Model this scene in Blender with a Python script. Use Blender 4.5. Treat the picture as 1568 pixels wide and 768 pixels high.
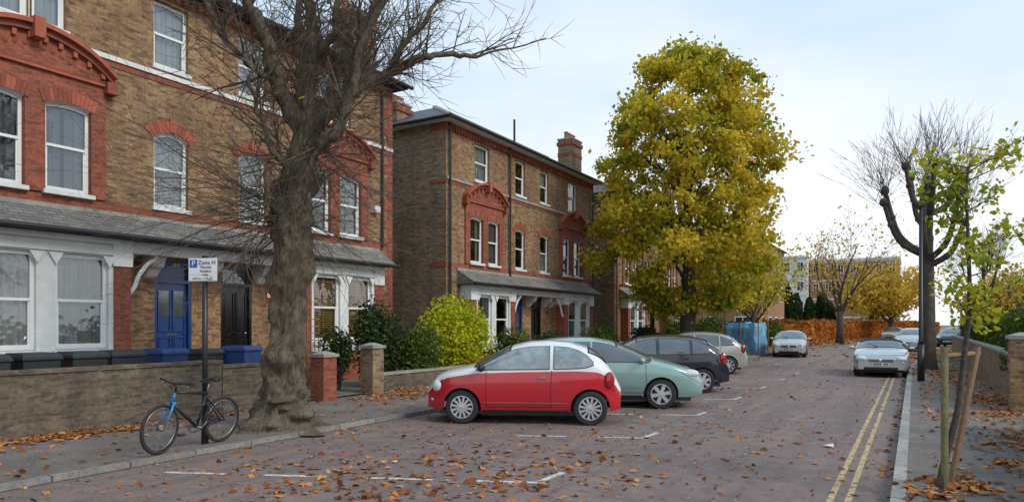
import bpy, math, random
import numpy as np
from mathutils import Vector, Matrix, noise as mn
rng = random.Random(11)
nr = np.random.RandomState(5)
sc = bpy.context.scene
for o in list(bpy.data.objects): bpy.data.objects.remove(o)

# ------------------------------------------------------------ materials
def nt(name):
    m = bpy.data.materials.new(name); m.use_nodes = True
    n = m.node_tree.nodes; n.clear()
    out = n.new('ShaderNodeOutputMaterial')
    return m, n, m.node_tree.links, out
def mrange(n, l, src, a, b, c, d):
    r = n.new('ShaderNodeMapRange'); r.inputs[1].default_value=a; r.inputs[2].default_value=b
    r.inputs[3].default_value=c; r.inputs[4].default_value=d; l.new(src, r.inputs[0]); return r.outputs[0]
def noise(n, l, vec, scale, detail=4, rough=.6):
    t = n.new('ShaderNodeTexNoise'); t.inputs['Scale'].default_value=scale
    t.inputs['Detail'].default_value=detail; t.inputs['Roughness'].default_value=rough
    l.new(vec, t.inputs['Vector']); return t.outputs['Fac']
def mulc(n, l, col, fac):
    v = n.new('ShaderNodeVectorMath'); v.operation='SCALE'
    if isinstance(col, tuple): v.inputs[0].default_value=col[:3]
    else: l.new(col, v.inputs[0])
    l.new(fac, v.inputs['Scale']); return v.outputs[0]
def mth(n, l, op, a, b):
    v = n.new('ShaderNodeMath'); v.operation=op
    for i,x in enumerate((a,b)):
        if isinstance(x,(int,float)): v.inputs[i].default_value=x
        else: l.new(x, v.inputs[i])
    return v.outputs[0]
def mixc(n, l, f, a, b):
    v = n.new('ShaderNodeMixRGB')
    if isinstance(f,(int,float)): v.inputs[0].default_value=f
    else: l.new(f, v.inputs[0])
    for i,x in ((1,a),(2,b)):
        if isinstance(x,tuple): v.inputs[i].default_value=(x[0],x[1],x[2],1)
        else: l.new(x, v.inputs[i])
    return v.outputs[0]
def M(name, col, rough=.7, metal=0, var=.15, scale=3, bump=0, coat=0, fine=40, spec=.5):
    m,n,l,out = nt(name)
    g = n.new('ShaderNodeNewGeometry').outputs['Position']
    f1 = mrange(n,l,noise(n,l,g,scale,4,.65),.3,.7,1-var,1+var)
    f2 = mrange(n,l,noise(n,l,g,fine,2),.3,.7,1-var*.6,1+var*.6)
    b = n.new('ShaderNodeBsdfPrincipled')
    l.new(mulc(n,l,col,mth(n,l,'MULTIPLY',f1,f2)), b.inputs['Base Color'])
    b.inputs['Roughness'].default_value=rough; b.inputs['Metallic'].default_value=metal
    b.inputs['Coat Weight'].default_value=coat; b.inputs['Coat Roughness'].default_value=.04
    b.inputs['Specular IOR Level'].default_value=spec
    if bump:
        bp=n.new('ShaderNodeBump'); bp.inputs['Strength'].default_value=bump; bp.inputs['Distance'].default_value=.02
        l.new(noise(n,l,g,fine,4,.7), bp.inputs['Height']); l.new(bp.outputs[0], b.inputs['Normal'])
    l.new(b.outputs[0], out.inputs[0]); return m
def brickmat(name, c1, c2, mortar, bw=.225, bh=.075, mort=.009, weather=.3, zs=1.0, rough=.85, bias=0, c3=None, moss=None, soot=0):
    m,n,l,out = nt(name)
    geo = n.new('ShaderNodeNewGeometry'); g = geo.outputs['Position']
    s = n.new('ShaderNodeSeparateXYZ'); l.new(g,s.inputs[0])
    sn = n.new('ShaderNodeSeparateXYZ'); l.new(geo.outputs['True Normal'],sn.inputs[0])
    k = mth(n,l,'GREATER_THAN',mth(n,l,'ABSOLUTE',sn.outputs[1],0),.7)
    u = mth(n,l,'ADD',mth(n,l,'MULTIPLY',s.outputs[0],k),mth(n,l,'MULTIPLY',s.outputs[1],mth(n,l,'SUBTRACT',1,k)))
    c = n.new('ShaderNodeCombineXYZ'); l.new(u,c.inputs[0]); l.new(mth(n,l,'MULTIPLY',s.outputs[2],zs),c.inputs[1])
    t = n.new('ShaderNodeTexBrick'); l.new(c.outputs[0],t.inputs['Vector'])
    t.inputs['Color1'].default_value=(*c1,1); t.inputs['Color2'].default_value=(*c2,1); t.inputs['Mortar'].default_value=(*mortar,1)
    t.inputs['Scale'].default_value=1; t.inputs['Mortar Size'].default_value=mort; t.inputs['Brick Width'].default_value=bw
    t.inputs['Row Height'].default_value=bh; t.inputs['Bias'].default_value=bias; t.inputs['Mortar Smooth'].default_value=.2
    col = t.outputs['Color']
    if c3:
        cc = n.new('ShaderNodeTexNoise'); cc.inputs['Scale'].default_value=1; cc.inputs['Detail'].default_value=2
        mp = n.new('ShaderNodeMapping'); mp.inputs['Scale'].default_value=(3.6,11,1); l.new(c.outputs[0],mp.inputs[0]); l.new(mp.outputs[0],cc.inputs['Vector'])
        col = mixc(n,l,mrange(n,l,cc.outputs['Fac'],.53,.66,0,.85),col,c3)
    if moss:
        col = mixc(n,l,mrange(n,l,noise(n,l,g,2.5,6,.7),.5,.68,0,.75),col,moss)
    f1 = mrange(n,l,noise(n,l,g,.7,5,.65),.3,.7,1-weather,1+weather)
    f2 = mrange(n,l,noise(n,l,g,14,3,.7),.3,.7,.74,1.26)
    col=mulc(n,l,col,mth(n,l,'MULTIPLY',f1,f2))
    if soot:
        m2 = n.new('ShaderNodeMapping'); m2.inputs['Scale'].default_value=(1.6,.22,1); l.new(c.outputs[0],m2.inputs[0])
        col=mixc(n,l,mrange(n,l,noise(n,l,m2.outputs[0],1.2,5,.65),.48,.72,0,soot),col,(.06,.045,.035))
    b = n.new('ShaderNodeBsdfPrincipled'); b.inputs['Roughness'].default_value=rough
    l.new(col, b.inputs['Base Color'])
    bp=n.new('ShaderNodeBump'); bp.inputs['Strength'].default_value=.5; bp.inputs['Distance'].default_value=.01; bp.invert=True
    l.new(t.outputs['Fac'], bp.inputs['Height']); l.new(bp.outputs[0], b.inputs['Normal'])
    l.new(b.outputs[0], out.inputs[0]); return m
def leafmat(name, stops, nscale=.6, trans=.35, mixn=.55):
    m,n,l,out = nt(name)
    geo = n.new('ShaderNodeNewGeometry')
    a = mrange(n,l,noise(n,l,geo.outputs['Position'],nscale,2),.32,.68,0,1)
    v = mth(n,l,'ADD',mth(n,l,'MULTIPLY',a,mixn),mth(n,l,'MULTIPLY',geo.outputs['Random Per Island'],1-mixn))
    r = n.new('ShaderNodeValToRGB'); l.new(v,r.inputs[0])
    e = r.color_ramp.elements
    while len(e)<len(stops): e.new(.5)
    for i,(p,c) in enumerate(stops): e[i].position=p; e[i].color=(*c,1)
    d=n.new('ShaderNodeBsdfDiffuse'); t=n.new('ShaderNodeBsdfTranslucent'); mx=n.new('ShaderNodeMixShader')
    mx.inputs[0].default_value=trans
    l.new(r.outputs[0],d.inputs[0]); l.new(r.outputs[0],t.inputs[0]); l.new(d.outputs[0],mx.inputs[1]); l.new(t.outputs[0],mx.inputs[2])
    l.new(mx.outputs[0],out.inputs[0]); return m
def glassmat():
    m,n,l,out = nt('window_glass')
    t=n.new('ShaderNodeBsdfTransparent'); t.inputs[0].default_value=(.75,.79,.8,1)
    g=n.new('ShaderNodeBsdfGlossy'); g.inputs['Roughness'].default_value=.03; g.inputs['Color'].default_value=(.95,.97,1,1)
    fr=n.new('ShaderNodeFresnel'); fr.inputs[0].default_value=1.5
    f=mth(n,l,'ADD',fr.outputs[0],.12)
    ge=n.new('ShaderNodeNewGeometry').outputs['Position']
    bp=n.new('ShaderNodeBump'); bp.inputs['Strength'].default_value=.12; bp.inputs['Distance'].default_value=.05
    l.new(noise(n,l,ge,2.2,2),bp.inputs['Height']); l.new(bp.outputs[0],g.inputs['Normal'])
    mx=n.new('ShaderNodeMixShader'); l.new(f,mx.inputs[0]); l.new(t.outputs[0],mx.inputs[1]); l.new(g.outputs[0],mx.inputs[2])
    l.new(mx.outputs[0],out.inputs[0]); return m
def barkmat(name,c,c2):
    m,n,l,out=nt(name)
    g=n.new('ShaderNodeNewGeometry').outputs['Position']
    mp=n.new('ShaderNodeMapping'); mp.inputs['Scale'].default_value=(1,1,.33); l.new(g,mp.inputs[0])
    a=noise(n,l,mp.outputs[0],26,6,.75); b_=noise(n,l,g,3.2,5,.7)
    col=mixc(n,l,mrange(n,l,a,.36,.62,0,1),c2,c); col=mixc(n,l,mrange(n,l,b_,.5,.66,0,.5),col,(c[0]*.8,c[1]*1.0,c[2]*.7))
    col=mulc(n,l,col,mrange(n,l,b_,.3,.7,.65,1.35))
    b=n.new('ShaderNodeBsdfPrincipled'); b.inputs['Roughness'].default_value=.95; b.inputs['Specular IOR Level'].default_value=.2; l.new(col,b.inputs['Base Color'])
    bp=n.new('ShaderNodeBump'); bp.inputs['Strength'].default_value=1; bp.inputs['Distance'].default_value=.035; l.new(a,bp.inputs['Height']); l.new(bp.outputs[0],b.inputs['Normal'])
    l.new(b.outputs[0],out.inputs[0]); return m

STOCK = brickmat('london_stock_brick',(.385,.225,.100),(.205,.112,.052),(.25,.18,.115),weather=.25,c3=(.11,.055,.032),soot=.45)
STOCK2= brickmat('london_stock_brick_side',(.35,.23,.13),(.20,.13,.078),(.26,.21,.155),weather=.25,c3=(.12,.075,.05),soot=.5)
REDB = brickmat('red_rubbed_brick',(.37,.092,.045),(.24,.060,.032),(.23,.12,.085),mort=.006,weather=.2,c3=(.15,.045,.03),soot=.3)
WALLB= brickmat('garden_wall_brick',(.185,.135,.09),(.10,.072,.05),(.16,.135,.105),weather=.4,c3=(.07,.055,.042),moss=(.085,.095,.05),soot=.5)
FLATB= brickmat('flats_brick',(.42,.20,.11),(.34,.15,.085),(.3,.2,.14),weather=.12)
SLATE= brickmat('roof_slate',(.115,.115,.12),(.075,.075,.08),(.04,.04,.04),bw=.28,bh=.11,mort=.008,weather=.25,rough=.6)
LEANT= brickmat('leanto_slate_mossy',(.23,.22,.20),(.15,.145,.135),(.07,.07,.065),bw=.26,bh=.07,mort=.008,weather=.3,rough=.7,moss=(.23,.205,.12))
RED_A=M('voussoir_red_a',(.37,.095,.05),.8,var=.2,scale=6); RED_B=M('voussoir_red_b',(.25,.065,.036),.8,var=.2,scale=6)
WHITE=M('white_paint',(.80,.80,.78),.45,var=.05,scale=2)
WHITED=M('white_masonry_paint',(.70,.70,.67),.6,var=.13,scale=1.6,bump=.1)
STONE=M('stone_coping',(.31,.29,.25),.85,var=.25,scale=4,bump=.3)
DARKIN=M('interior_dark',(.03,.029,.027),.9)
CURT=M('net_curtain',(.52,.52,.50),.9,var=.12,scale=5)
CURT2=M('grey_curtain',(.24,.24,.24),.9,var=.15)
CURT3=M('cream_curtain',(.5,.44,.34),.9,var=.15)
BLIND=M('wooden_blind',(.52,.28,.10),.6,var=.15)
GLASS=glassmat()
BLACKM=M('black_metal',(.018,.018,.02),.4,var=.1)
GREYM=M('grey_metal',(.25,.25,.26),.4,metal=.7)
BLUED=M('blue_door_paint',(.012,.055,.20),.3,var=.06,coat=.3)
BLACKD=M('black_door_paint',(.012,.012,.013),.25,var=.06,coat=.3)
REDSTEP=M('red_step_tile',(.36,.04,.025),.5)
POT=M('terracotta',(.35,.13,.07),.8)
BARK=barkmat('bark_grey_brown',(.20,.162,.118),(.07,.055,.04))
BARKT=M('twig_bark',(.12,.085,.063),.9,var=.2)
BARKD=M('bark_dark',(.075,.06,.048),.95,var=.35,scale=5,bump=.8,fine=25)
WOOD=M('stake_wood',(.26,.16,.085),.85,var=.25,scale=8,bump=.3)
WOODG=M('stake_green',(.20,.19,.09),.85,var=.25,scale=8,bump=.3)
RUBBER=M('tyre_rubber',(.025,.025,.026),.8,var=.15)
RIM=M('alloy_rim',(.58,.58,.59),.35,metal=.55,var=.05)
CARGL=M('car_glass',(.085,.10,.105),.04,var=.25,scale=1.6,spec=1.0,coat=.8)  # base colour raised to paint in pale reflections on opaque glass
BLKPL=M('black_plastic',(.02,.02,.022),.5,var=.1)
CHROME=M('chrome',(.75,.75,.76),.12,metal=1,var=.03)
HEADL=M('headlight_lens',(.66,.69,.71),.08,var=.1,coat=1)
TAILL=M('taillight_lens',(.40,.01,.008),.12,coat=1)
PLATEW=M('plate_white',(.72,.72,.68),.4,var=.03); PLATEY=M('plate_yellow',(.75,.52,.04),.4,var=.03)
BINK=M('bin_black',(.03,.032,.033),.5,var=.15); BINB=M('bin_blue',(.02,.055,.17),.5,var=.2)
TARP=M('blue_tarpaulin',(.12,.30,.46),.5,var=.25,scale=2,bump=.4,fine=6)
SIGNW=M('sign_white',(.78,.78,.78),.35,var=.03); SIGNB=M('sign_blue',(.02,.10,.45),.35,var=.03)
BIKEB=M('bike_blue',(.02,.20,.50),.25,coat=.8,var=.04)

def asphalt():
    m,n,l,out=nt('road_asphalt')
    g=n.new('ShaderNodeNewGeometry').outputs['Position']
    big=noise(n,l,g,.35,4,.6); med=noise(n,l,g,3.5,5,.7); fin=noise(n,l,g,70,3,.8)
    c=mixc(n,l,mrange(n,l,big,.35,.65,0,1),(.205,.158,.142),(.265,.190,.165))
    mp=n.new('ShaderNodeMapping'); mp.inputs['Scale'].default_value=(2.2,.12,1); l.new(g,mp.inputs[0])
    st=noise(n,l,mp.outputs[0],1,3,.6)
    c=mixc(n,l,mrange(n,l,st,.42,.68,0,.7),c,(.150,.127,.120))
    v=n.new('ShaderNodeTexVoronoi'); v.inputs['Scale'].default_value=60; l.new(g,v.inputs['Vector'])
    f=mth(n,l,'MULTIPLY',mrange(n,l,fin,.25,.75,.5,1.5),mrange(n,l,med,.3,.7,.8,1.2))
    c=mixc(n,l,mrange(n,l,v.outputs['Distance'],.0,.30,.45,0),c,(.46,.36,.31))
    vc=n.new('ShaderNodeTexVoronoi'); vc.feature='DISTANCE_TO_EDGE'; vc.inputs['Scale'].default_value=.22
    mm=n.new('ShaderNodeVectorMath'); mm.operation='ADD'; l.new(g,mm.inputs[0])
    nn=n.new('ShaderNodeTexNoise'); nn.inputs['Scale'].default_value=1.2; nn.inputs['Detail'].default_value=4; l.new(g,nn.inputs['Vector'])
    l.new(nn.outputs['Color'],mm.inputs[1]); l.new(mm.outputs[0],vc.inputs['Vector'])
    c=mixc(n,l,mrange(n,l,vc.outputs['Distance'],.0,.004,.45,0),c,(.08,.07,.07))
    b=n.new('ShaderNodeBsdfPrincipled'); b.inputs['Roughness'].default_value=.7; b.inputs['Specular IOR Level'].default_value=.25
    l.new(mulc(n,l,c,f),b.inputs['Base Color'])
    bp=n.new('ShaderNodeBump'); bp.inputs['Strength'].default_value=.7; bp.inputs['Distance'].default_value=.012
    l.new(fin,bp.inputs['Height']); l.new(bp.outputs[0],b.inputs['Normal']); l.new(b.outputs[0],out.inputs[0]); return m
ROAD=asphalt()
PAVE=M('pavement_tarmac',(.180,.150,.130),.85,var=.28,scale=1.3,bump=.5,fine=55)
KERB=brickmat('kerb_granite',(.36,.335,.305),(.28,.26,.235),(.12,.11,.10),bw=.9,bh=5,mort=.014,weather=.25)
KERBL=brickmat('kerb_granite_worn',(.27,.245,.22),(.21,.19,.17),(.10,.09,.08),bw=.9,bh=5,mort=.014,weather=.3)
def paintmat(name,col,wear):
    m,n,l,out=nt(name)
    g=n.new('ShaderNodeNewGeometry').outputs['Position']
    f=mrange(n,l,noise(n,l,g,9,6,.8),wear-.06,wear+.06,1,0)
    d=n.new('ShaderNodeBsdfPrincipled'); d.inputs['Roughness'].default_value=.6
    l.new(mulc(n,l,col,mrange(n,l,noise(n,l,g,30,3),.3,.7,.75,1.15)),d.inputs['Base Color'])
    t=n.new('ShaderNodeBsdfTransparent'); mx=n.new('ShaderNodeMixShader'); l.new(f,mx.inputs[0])
    l.new(t.outputs[0],mx.inputs[1]); l.new(d.outputs[0],mx.inputs[2]); l.new(mx.outputs[0],out.inputs[0]); return m
LINEW=paintmat('line_white',(.66,.65,.62),.56); LINEY=paintmat('line_yellow',(.56,.42,.20),.57)
GRASS=M('verge_grass_leaflitter',(.17,.14,.07),.95,var=.4,scale=.8,fine=8)
GARD=M('garden_soil_paving',(.15,.14,.115),.9,var=.35,scale=1)

# ------------------------------------------------------------ mesh builder
class MB:
    def __init__(s): s.v=[]; s.f=[]; s.m=[]; s.mats=[]
    def mi(s,mat):
        if mat not in s.mats: s.mats.append(mat)
        return s.mats.index(mat)
    def add(s,vs,fs,mat):
        b=len(s.v); s.v.extend([tuple(v) for v in vs]); k=s.mi(mat)
        for f in fs: s.f.append(tuple(b+i for i in f)); s.m.append(k)
    def quad(s,a,b,c,d,mat): s.add([a,b,c,d],[(0,1,2,3)],mat)
    def box(s,x0,x1,y0,y1,z0,z1,mat):
        if x0>x1:x0,x1=x1,x0
        if y0>y1:y0,y1=y1,y0
        if z0>z1:z0,z1=z1,z0
        s.add([(x0,y0,z0),(x1,y0,z0),(x1,y1,z0),(x0,y1,z0),(x0,y0,z1),(x1,y0,z1),(x1,y1,z1),(x0,y1,z1)],
              [(3,2,1,0),(4,5,6,7),(0,1,5,4),(1,2,6,5),(2,3,7,6),(3,0,4,7)],mat)
    def frust(s,b,t,mat):
        vs=[(b[0],b[2],b[4]),(b[1],b[2],b[4]),(b[1],b[3],b[4]),(b[0],b[3],b[4]),(t[0],t[2],t[4]),(t[1],t[2],t[4]),(t[1],t[3],t[4]),(t[0],t[3],t[4])]
        s.add(vs,[(3,2,1,0),(4,5,6,7),(0,1,5,4),(1,2,6,5),(2,3,7,6),(3,0,4,7)],mat)
    def prism(s,prof,y0,y1,mat):
        n=len(prof); vs=[(x,y0,z) for x,z in prof]+[(x,y1,z) for x,z in prof]
        s.add(vs,[tuple(range(n)),tuple(range(2*n-1,n-1,-1))]+[(i,(i+1)%n,n+(i+1)%n,n+i) for i in range(n)],mat)
    def tube(s,pts,rad,n,mat,cap=True):
        pts=[Vector(p) for p in pts]
        if not isinstance(rad,(list,tuple)): rad=[rad]*len(pts)
        d=(pts[1]-pts[0]).normalized(); u=d.orthogonal().normalized(); vs=[]; fs=[]
        for i,p in enumerate(pts):
            if i<len(pts)-1: t=(pts[i+1]-p)
            else: t=p-pts[i-1]
            if i>0 and i<len(pts)-1: t=(pts[i+1]-pts[i-1])
            t=t.normalized(); u=(u-t*u.dot(t))
            u=u.normalized() if u.length>1e-6 else t.orthogonal().normalized()
            w=t.cross(u)
            for k in range(n):
                a=2*math.pi*k/n; vs.append(p+(u*math.cos(a)+w*math.sin(a))*rad[i])
        for i in range(len(pts)-1):
            for k in range(n): fs.append((i*n+k,i*n+(k+1)%n,(i+1)*n+(k+1)%n,(i+1)*n+k))
        if cap: fs.append(tuple(range(n-1,-1,-1))); fs.append(tuple((len(pts)-1)*n+k for k in range(n)))
        s.add(vs,fs,mat)
    def lathe(s,prof,c,n,mat,axis='y',closed=False):
        vs=[];fs=[]; m=len(prof)
        for k in range(n):
            a=2*math.pi*k/n; ca,sa=math.cos(a),math.sin(a)
            for r,h in prof:
                if axis=='y': vs.append((c[0]+r*ca,c[1]+h,c[2]+r*sa))
                else: vs.append((c[0]+r*ca,c[1]+r*sa,c[2]+h))
        for k in range(n):
            k2=(k+1)%n
            for j in range(m if closed else m-1):
                j2=(j+1)%m; fs.append((k*m+j,k*m+j2,k2*m+j2,k2*m+j))
        s.add(vs,fs,mat)
    def ell(s,c,r,mat,nu=14,nv=9):
        vs=[];fs=[]
        for j in range(nv+1):
            t=math.pi*j/nv
            for i in range(nu):
                a=2*math.pi*i/nu; vs.append((c[0]+r[0]*math.sin(t)*math.cos(a),c[1]+r[1]*math.sin(t)*math.sin(a),c[2]+r[2]*math.cos(t)))
        for j in range(nv):
            for i in range(nu): fs.append((j*nu+i,j*nu+(i+1)%nu,(j+1)*nu+(i+1)%nu,(j+1)*nu+i))
        s.add(vs,fs,mat)
def mkobj(mb,name,parent=None,smooth=False,bevel=0):
    me=bpy.data.meshes.new(name); me.from_pydata(mb.v,[],mb.f)
    for m in mb.mats: me.materials.append(m)
    me.polygons.foreach_set('material_index',mb.m)
    if smooth: me.polygons.foreach_set('use_smooth',[True]*len(me.polygons))
    me.update(); o=bpy.data.objects.new(name,me); sc.collection.objects.link(o)
    if parent: o.parent=parent
    if bevel:
        b=o.modifiers.new('bevel','BEVEL'); b.width=bevel; b.segments=2; b.limit_method='ANGLE'
    return o
def empty(name,loc=(0,0,0),rot=(0,0,0)):
    e=bpy.data.objects.new(name,None); e.location=loc; e.rotation_euler=rot; e.empty_display_size=.3
    sc.collection.objects.link(e); return e
def leaf_obj(name,P,size,mat,parent=None,flat=False,aspect=.65):
    P=np.asarray(P,float); N=len(P)
    u=nr.normal(size=(N,3))
    if flat: u[:,2]*=.15
    u/=np.linalg.norm(u,axis=1)[:,None]
    w=nr.normal(size=(N,3))
    if flat: w[:,2]*=.15
    w-=u*(u*w).sum(1)[:,None]; w/=np.linalg.norm(w,axis=1)[:,None]
    nrm=np.cross(u,w)
    s=(size*(.5+.95*nr.rand(N)))[:,None]*.5
    k=s*aspect
    V=np.stack([P-u*s, P-u*s*.15+w*k+nrm*s*.2, P+u*s*.55+w*k*.6, P+u*s, P+u*s*.55-w*k*.6, P-u*s*.15-w*k+nrm*s*.2],1).reshape(-1,3)
    me=bpy.data.meshes.new(name); me.vertices.add(N*6); me.vertices.foreach_set('co',V.ravel())
    me.loops.add(N*6); me.loops.foreach_set('vertex_index',np.arange(N*6,dtype=np.int32))
    me.polygons.add(N); me.polygons.foreach_set('loop_start',np.arange(0,N*6,6,dtype=np.int32))
    try: me.polygons.foreach_set('loop_total',np.full(N,6,dtype=np.int32))
    except Exception: pass
    me.materials.append(mat); me.update(); me.validate()
    o=bpy.data.objects.new(name,me); sc.collection.objects.link(o)
    if parent: o.parent=parent
    return o

# ------------------------------------------------------------ road layout
yk=[-40,30,34,50,65,90,130,220]
xl=[-8.4,-8.4,-7.3,-7.1,-5.6,-2.5,3,18]
yr=[-40,30,50,65,90,130,220]
xr=[-.2,-.2,.6,3.2,7,14,32]
XL=lambda y: float(np.interp(y,yk,xl)); XR=lambda y: float(np.interp(y,yr,xr))
def strip(name,fa,fb,z,mat,y0=-40,y1=220,step=2):
    mb=MB(); ys=np.arange(y0,y1+.01,step)
    for a,b in zip(ys[:-1],ys[1:]): mb.quad((fa(a),a,z),(fb(a),a,z),(fb(b),b,z),(fa(b),b,z),mat)
    return mkobj(mb,name)
mb=MB(); mb.quad((-900,-900,-.03),(900,-900,-.03),(900,900,-.03),(-900,900,-.03),GRASS); mkobj(mb,'ground')
strip('road',lambda y:XL(y)-.02,lambda y:XR(y)+.02,0,ROAD)
LP=.075
strip('pavement',lambda y:XL(y)-9 if y>58 else -11.6,lambda y:XL(y)-.08,LP,PAVE)
strip('pavement',lambda y:XR(y)+.12,lambda y:XR(y)+2.1,.1,PAVE)
strip('garden_ground',lambda y:-70,lambda y:-11.55,.108,GARD,-40,62)
strip('garden_ground',lambda y:XR(y)+2.05,lambda y:60,.108,GARD)
def kerb(f0,f1,h,face,mat):
    mb=MB(); ys=np.arange(-40,200,2.0)
    for a,b in zip(ys[:-1],ys[1:]):
        mb.quad((f0(a),a,h),(f1(a),a,h),(f1(b),b,h),(f0(b),b,h),mat)
        g=f1 if face else f0
        mb.quad((g(a),a,-.02),(g(b),b,-.02),(g(b),b,h),(g(a),a,h),mat)
    mkobj(mb,'kerb')
kerb(lambda y:XL(y)-.09,lambda y:XL(y),LP+.006,True,KERBL); kerb(lambda y:XR(y),lambda y:XR(y)+.13,.106,False,KERB)
mb=MB()
for o in (.38,.54):
    ys=np.arange(-10,90,1.0)
    for a,b in zip(ys[:-1],ys[1:]):
        mb.quad((XR(a)-o-.032,a,.005),(XR(a)-o+.032,a,.005),(XR(b)-o+.032,b,.005),(XR(b)-o-.032,b,.005),LINEY)
mkobj(mb,'yellow_lines')
mb=MB(); D=Vector((.917,.40,0))
def dash(p,d,L,w=.085):
    p=Vector((p[0],p[1],.005)); d=Vector(d).normalized(); q=p+d*L; n=Vector((-d.y,d.x,0))*w/2
    mb.quad(p-n,q-n,q+n,p+n,LINEW)
for i,yb in enumerate([.4,3.6,6.85,10.35,13.45,16.7,20,23.2,26.4]):
    for t in np.arange(0,4.7,1.27):
        s=Vector((-3.65,yb,0))-D*(t+.75)
        if i>=3 and t>1.5: continue
        if s.x>-8.0: dash(s,D,.78 if t>0 else .72)
    dash((-3.68,yb),(0.03,1,0),.62)
mkobj(mb,'parking_bay_lines')
mb=MB()
for k in range(6): mb.box(-8.36,-8.02,2.1+k*.07,2.13+k*.07,.004,.010,BLACKM)
mkobj(mb,'drain_grate')

# ------------------------------------------------------------ houses
X0=-15.2
def sm(pts,k=3):
    pts=[Vector(p) for p in pts]; out=[]
    for i in range(len(pts)-1):
        p0=pts[max(0,i-1)];p1=pts[i];p2=pts[i+1];p3=pts[min(len(pts)-1,i+2)]
        for j in range(k):
            t=j/k; out.append(.5*((2*p1)+(-p0+p2)*t+(2*p0-5*p1+4*p2-p3)*t*t+(-p0+3*p1-3*p2+p3)*t**3))
    out.append(pts[-1]); return out
def wall(mb,x,y0,y1,z0,z1,ops,mat):
    ys=sorted({y0,y1}|{max(y0,min(y1,v)) for o in ops for v in o[:2]}); zs=sorted({z0,z1}|{max(z0,min(z1,v)) for o in ops for v in o[2:4]})
    for a,b in zip(ys[:-1],ys[1:]):
        for c,d in zip(zs[:-1],zs[1:]):
            if b-a<1e-5 or d-c<1e-5: continue
            m,k=(a+b)/2,(c+d)/2
            if any(o[0]<m<o[1] and o[2]<k<o[3] for o in ops): continue
            mb.quad((x,a,c),(x,b,c),(x,b,d),(x,a,d),mat)
def arcz(y,ya,yb,zs,rise):
    c=(yb-ya); r=(c*c/4+rise*rise)/(2*rise); m=(ya+yb)/2
    return zs+rise-r+math.sqrt(max(0,r*r-(y-m)**2))
def vouss(mb,x,ya,yb,zs,rise,h,n,proud=.02):
    c=(yb-ya); r=(c*c/4+rise*rise)/(2*rise); m=(ya+yb)/2; zc=zs+rise-r; A=math.asin(min(1,c/2/r))*1.12
    for i in range(n):
        a0=-A+2*A*(i+.04)/n; a1=-A+2*A*(i+.96)/n
        P=[(m+rr*math.sin(a),zc+rr*math.cos(a)) for rr,a in ((r,a0),(r,a1),(r+h,a1),(r+h,a0))]
        vs=[(x-.01,*p) for p in P]+[(x+proud,*p) for p in P]
        mb.add(vs,[(4,5,6,7),(0,1,5,4),(1,2,6,5),(2,3,7,6),(3,0,4,7)],RED_A if rng.random()<.6 else RED_B)
def curtain(mb,x,ya,yb,za,zb,style,rg):
    w=yb-ya
    if style=='blind':
        z=za+.03
        while z<zb-.03:
            mb.quad((x,ya,z),(x,yb,z),(x-.03,yb,z+.036),(x-.03,ya,z+.036),BLIND); z+=.062
        mb.box(x,x+.01,ya+w*.48,ya+w*.53,za,zb,BLIND); return
    if style=='none': return
    def drape(a,b,z0,z1,mat):
        n=max(6,int((b-a)/.025)); ph=rg.random()*6; pts=[]
        for i in range(n+1):
            y=a+(b-a)*i/n; pts.append((x+.03*math.sin(i*1.15+ph)+.012*math.sin(i*2.9),y))
        for p,q in zip(pts[:-1],pts[1:]): mb.quad((p[0],p[1],z0),(q[0],q[1],z0),(q[0],q[1],z1),(p[0],p[1],z1),mat)
    if style=='net': drape(ya,yb,za,zb,CURT)
    elif style=='half': drape(ya,yb,za,za+(zb-za)*.55,CURT)
    elif style=='grey': drape(ya,ya+w*.42,za,zb,CURT2); drape(ya+w*.55,yb,za,zb,CURT2)
    elif style=='cream': drape(ya,ya+w*.3,za,zb,CURT3); drape(yb-w*.3,yb,za,zb,CURT3)
    elif style=='roller': mb.quad((x,ya,za+(zb-za)*.55),(x,yb,za+(zb-za)*.55),(x,yb,zb),(x,ya,zb),CURT)
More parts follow.
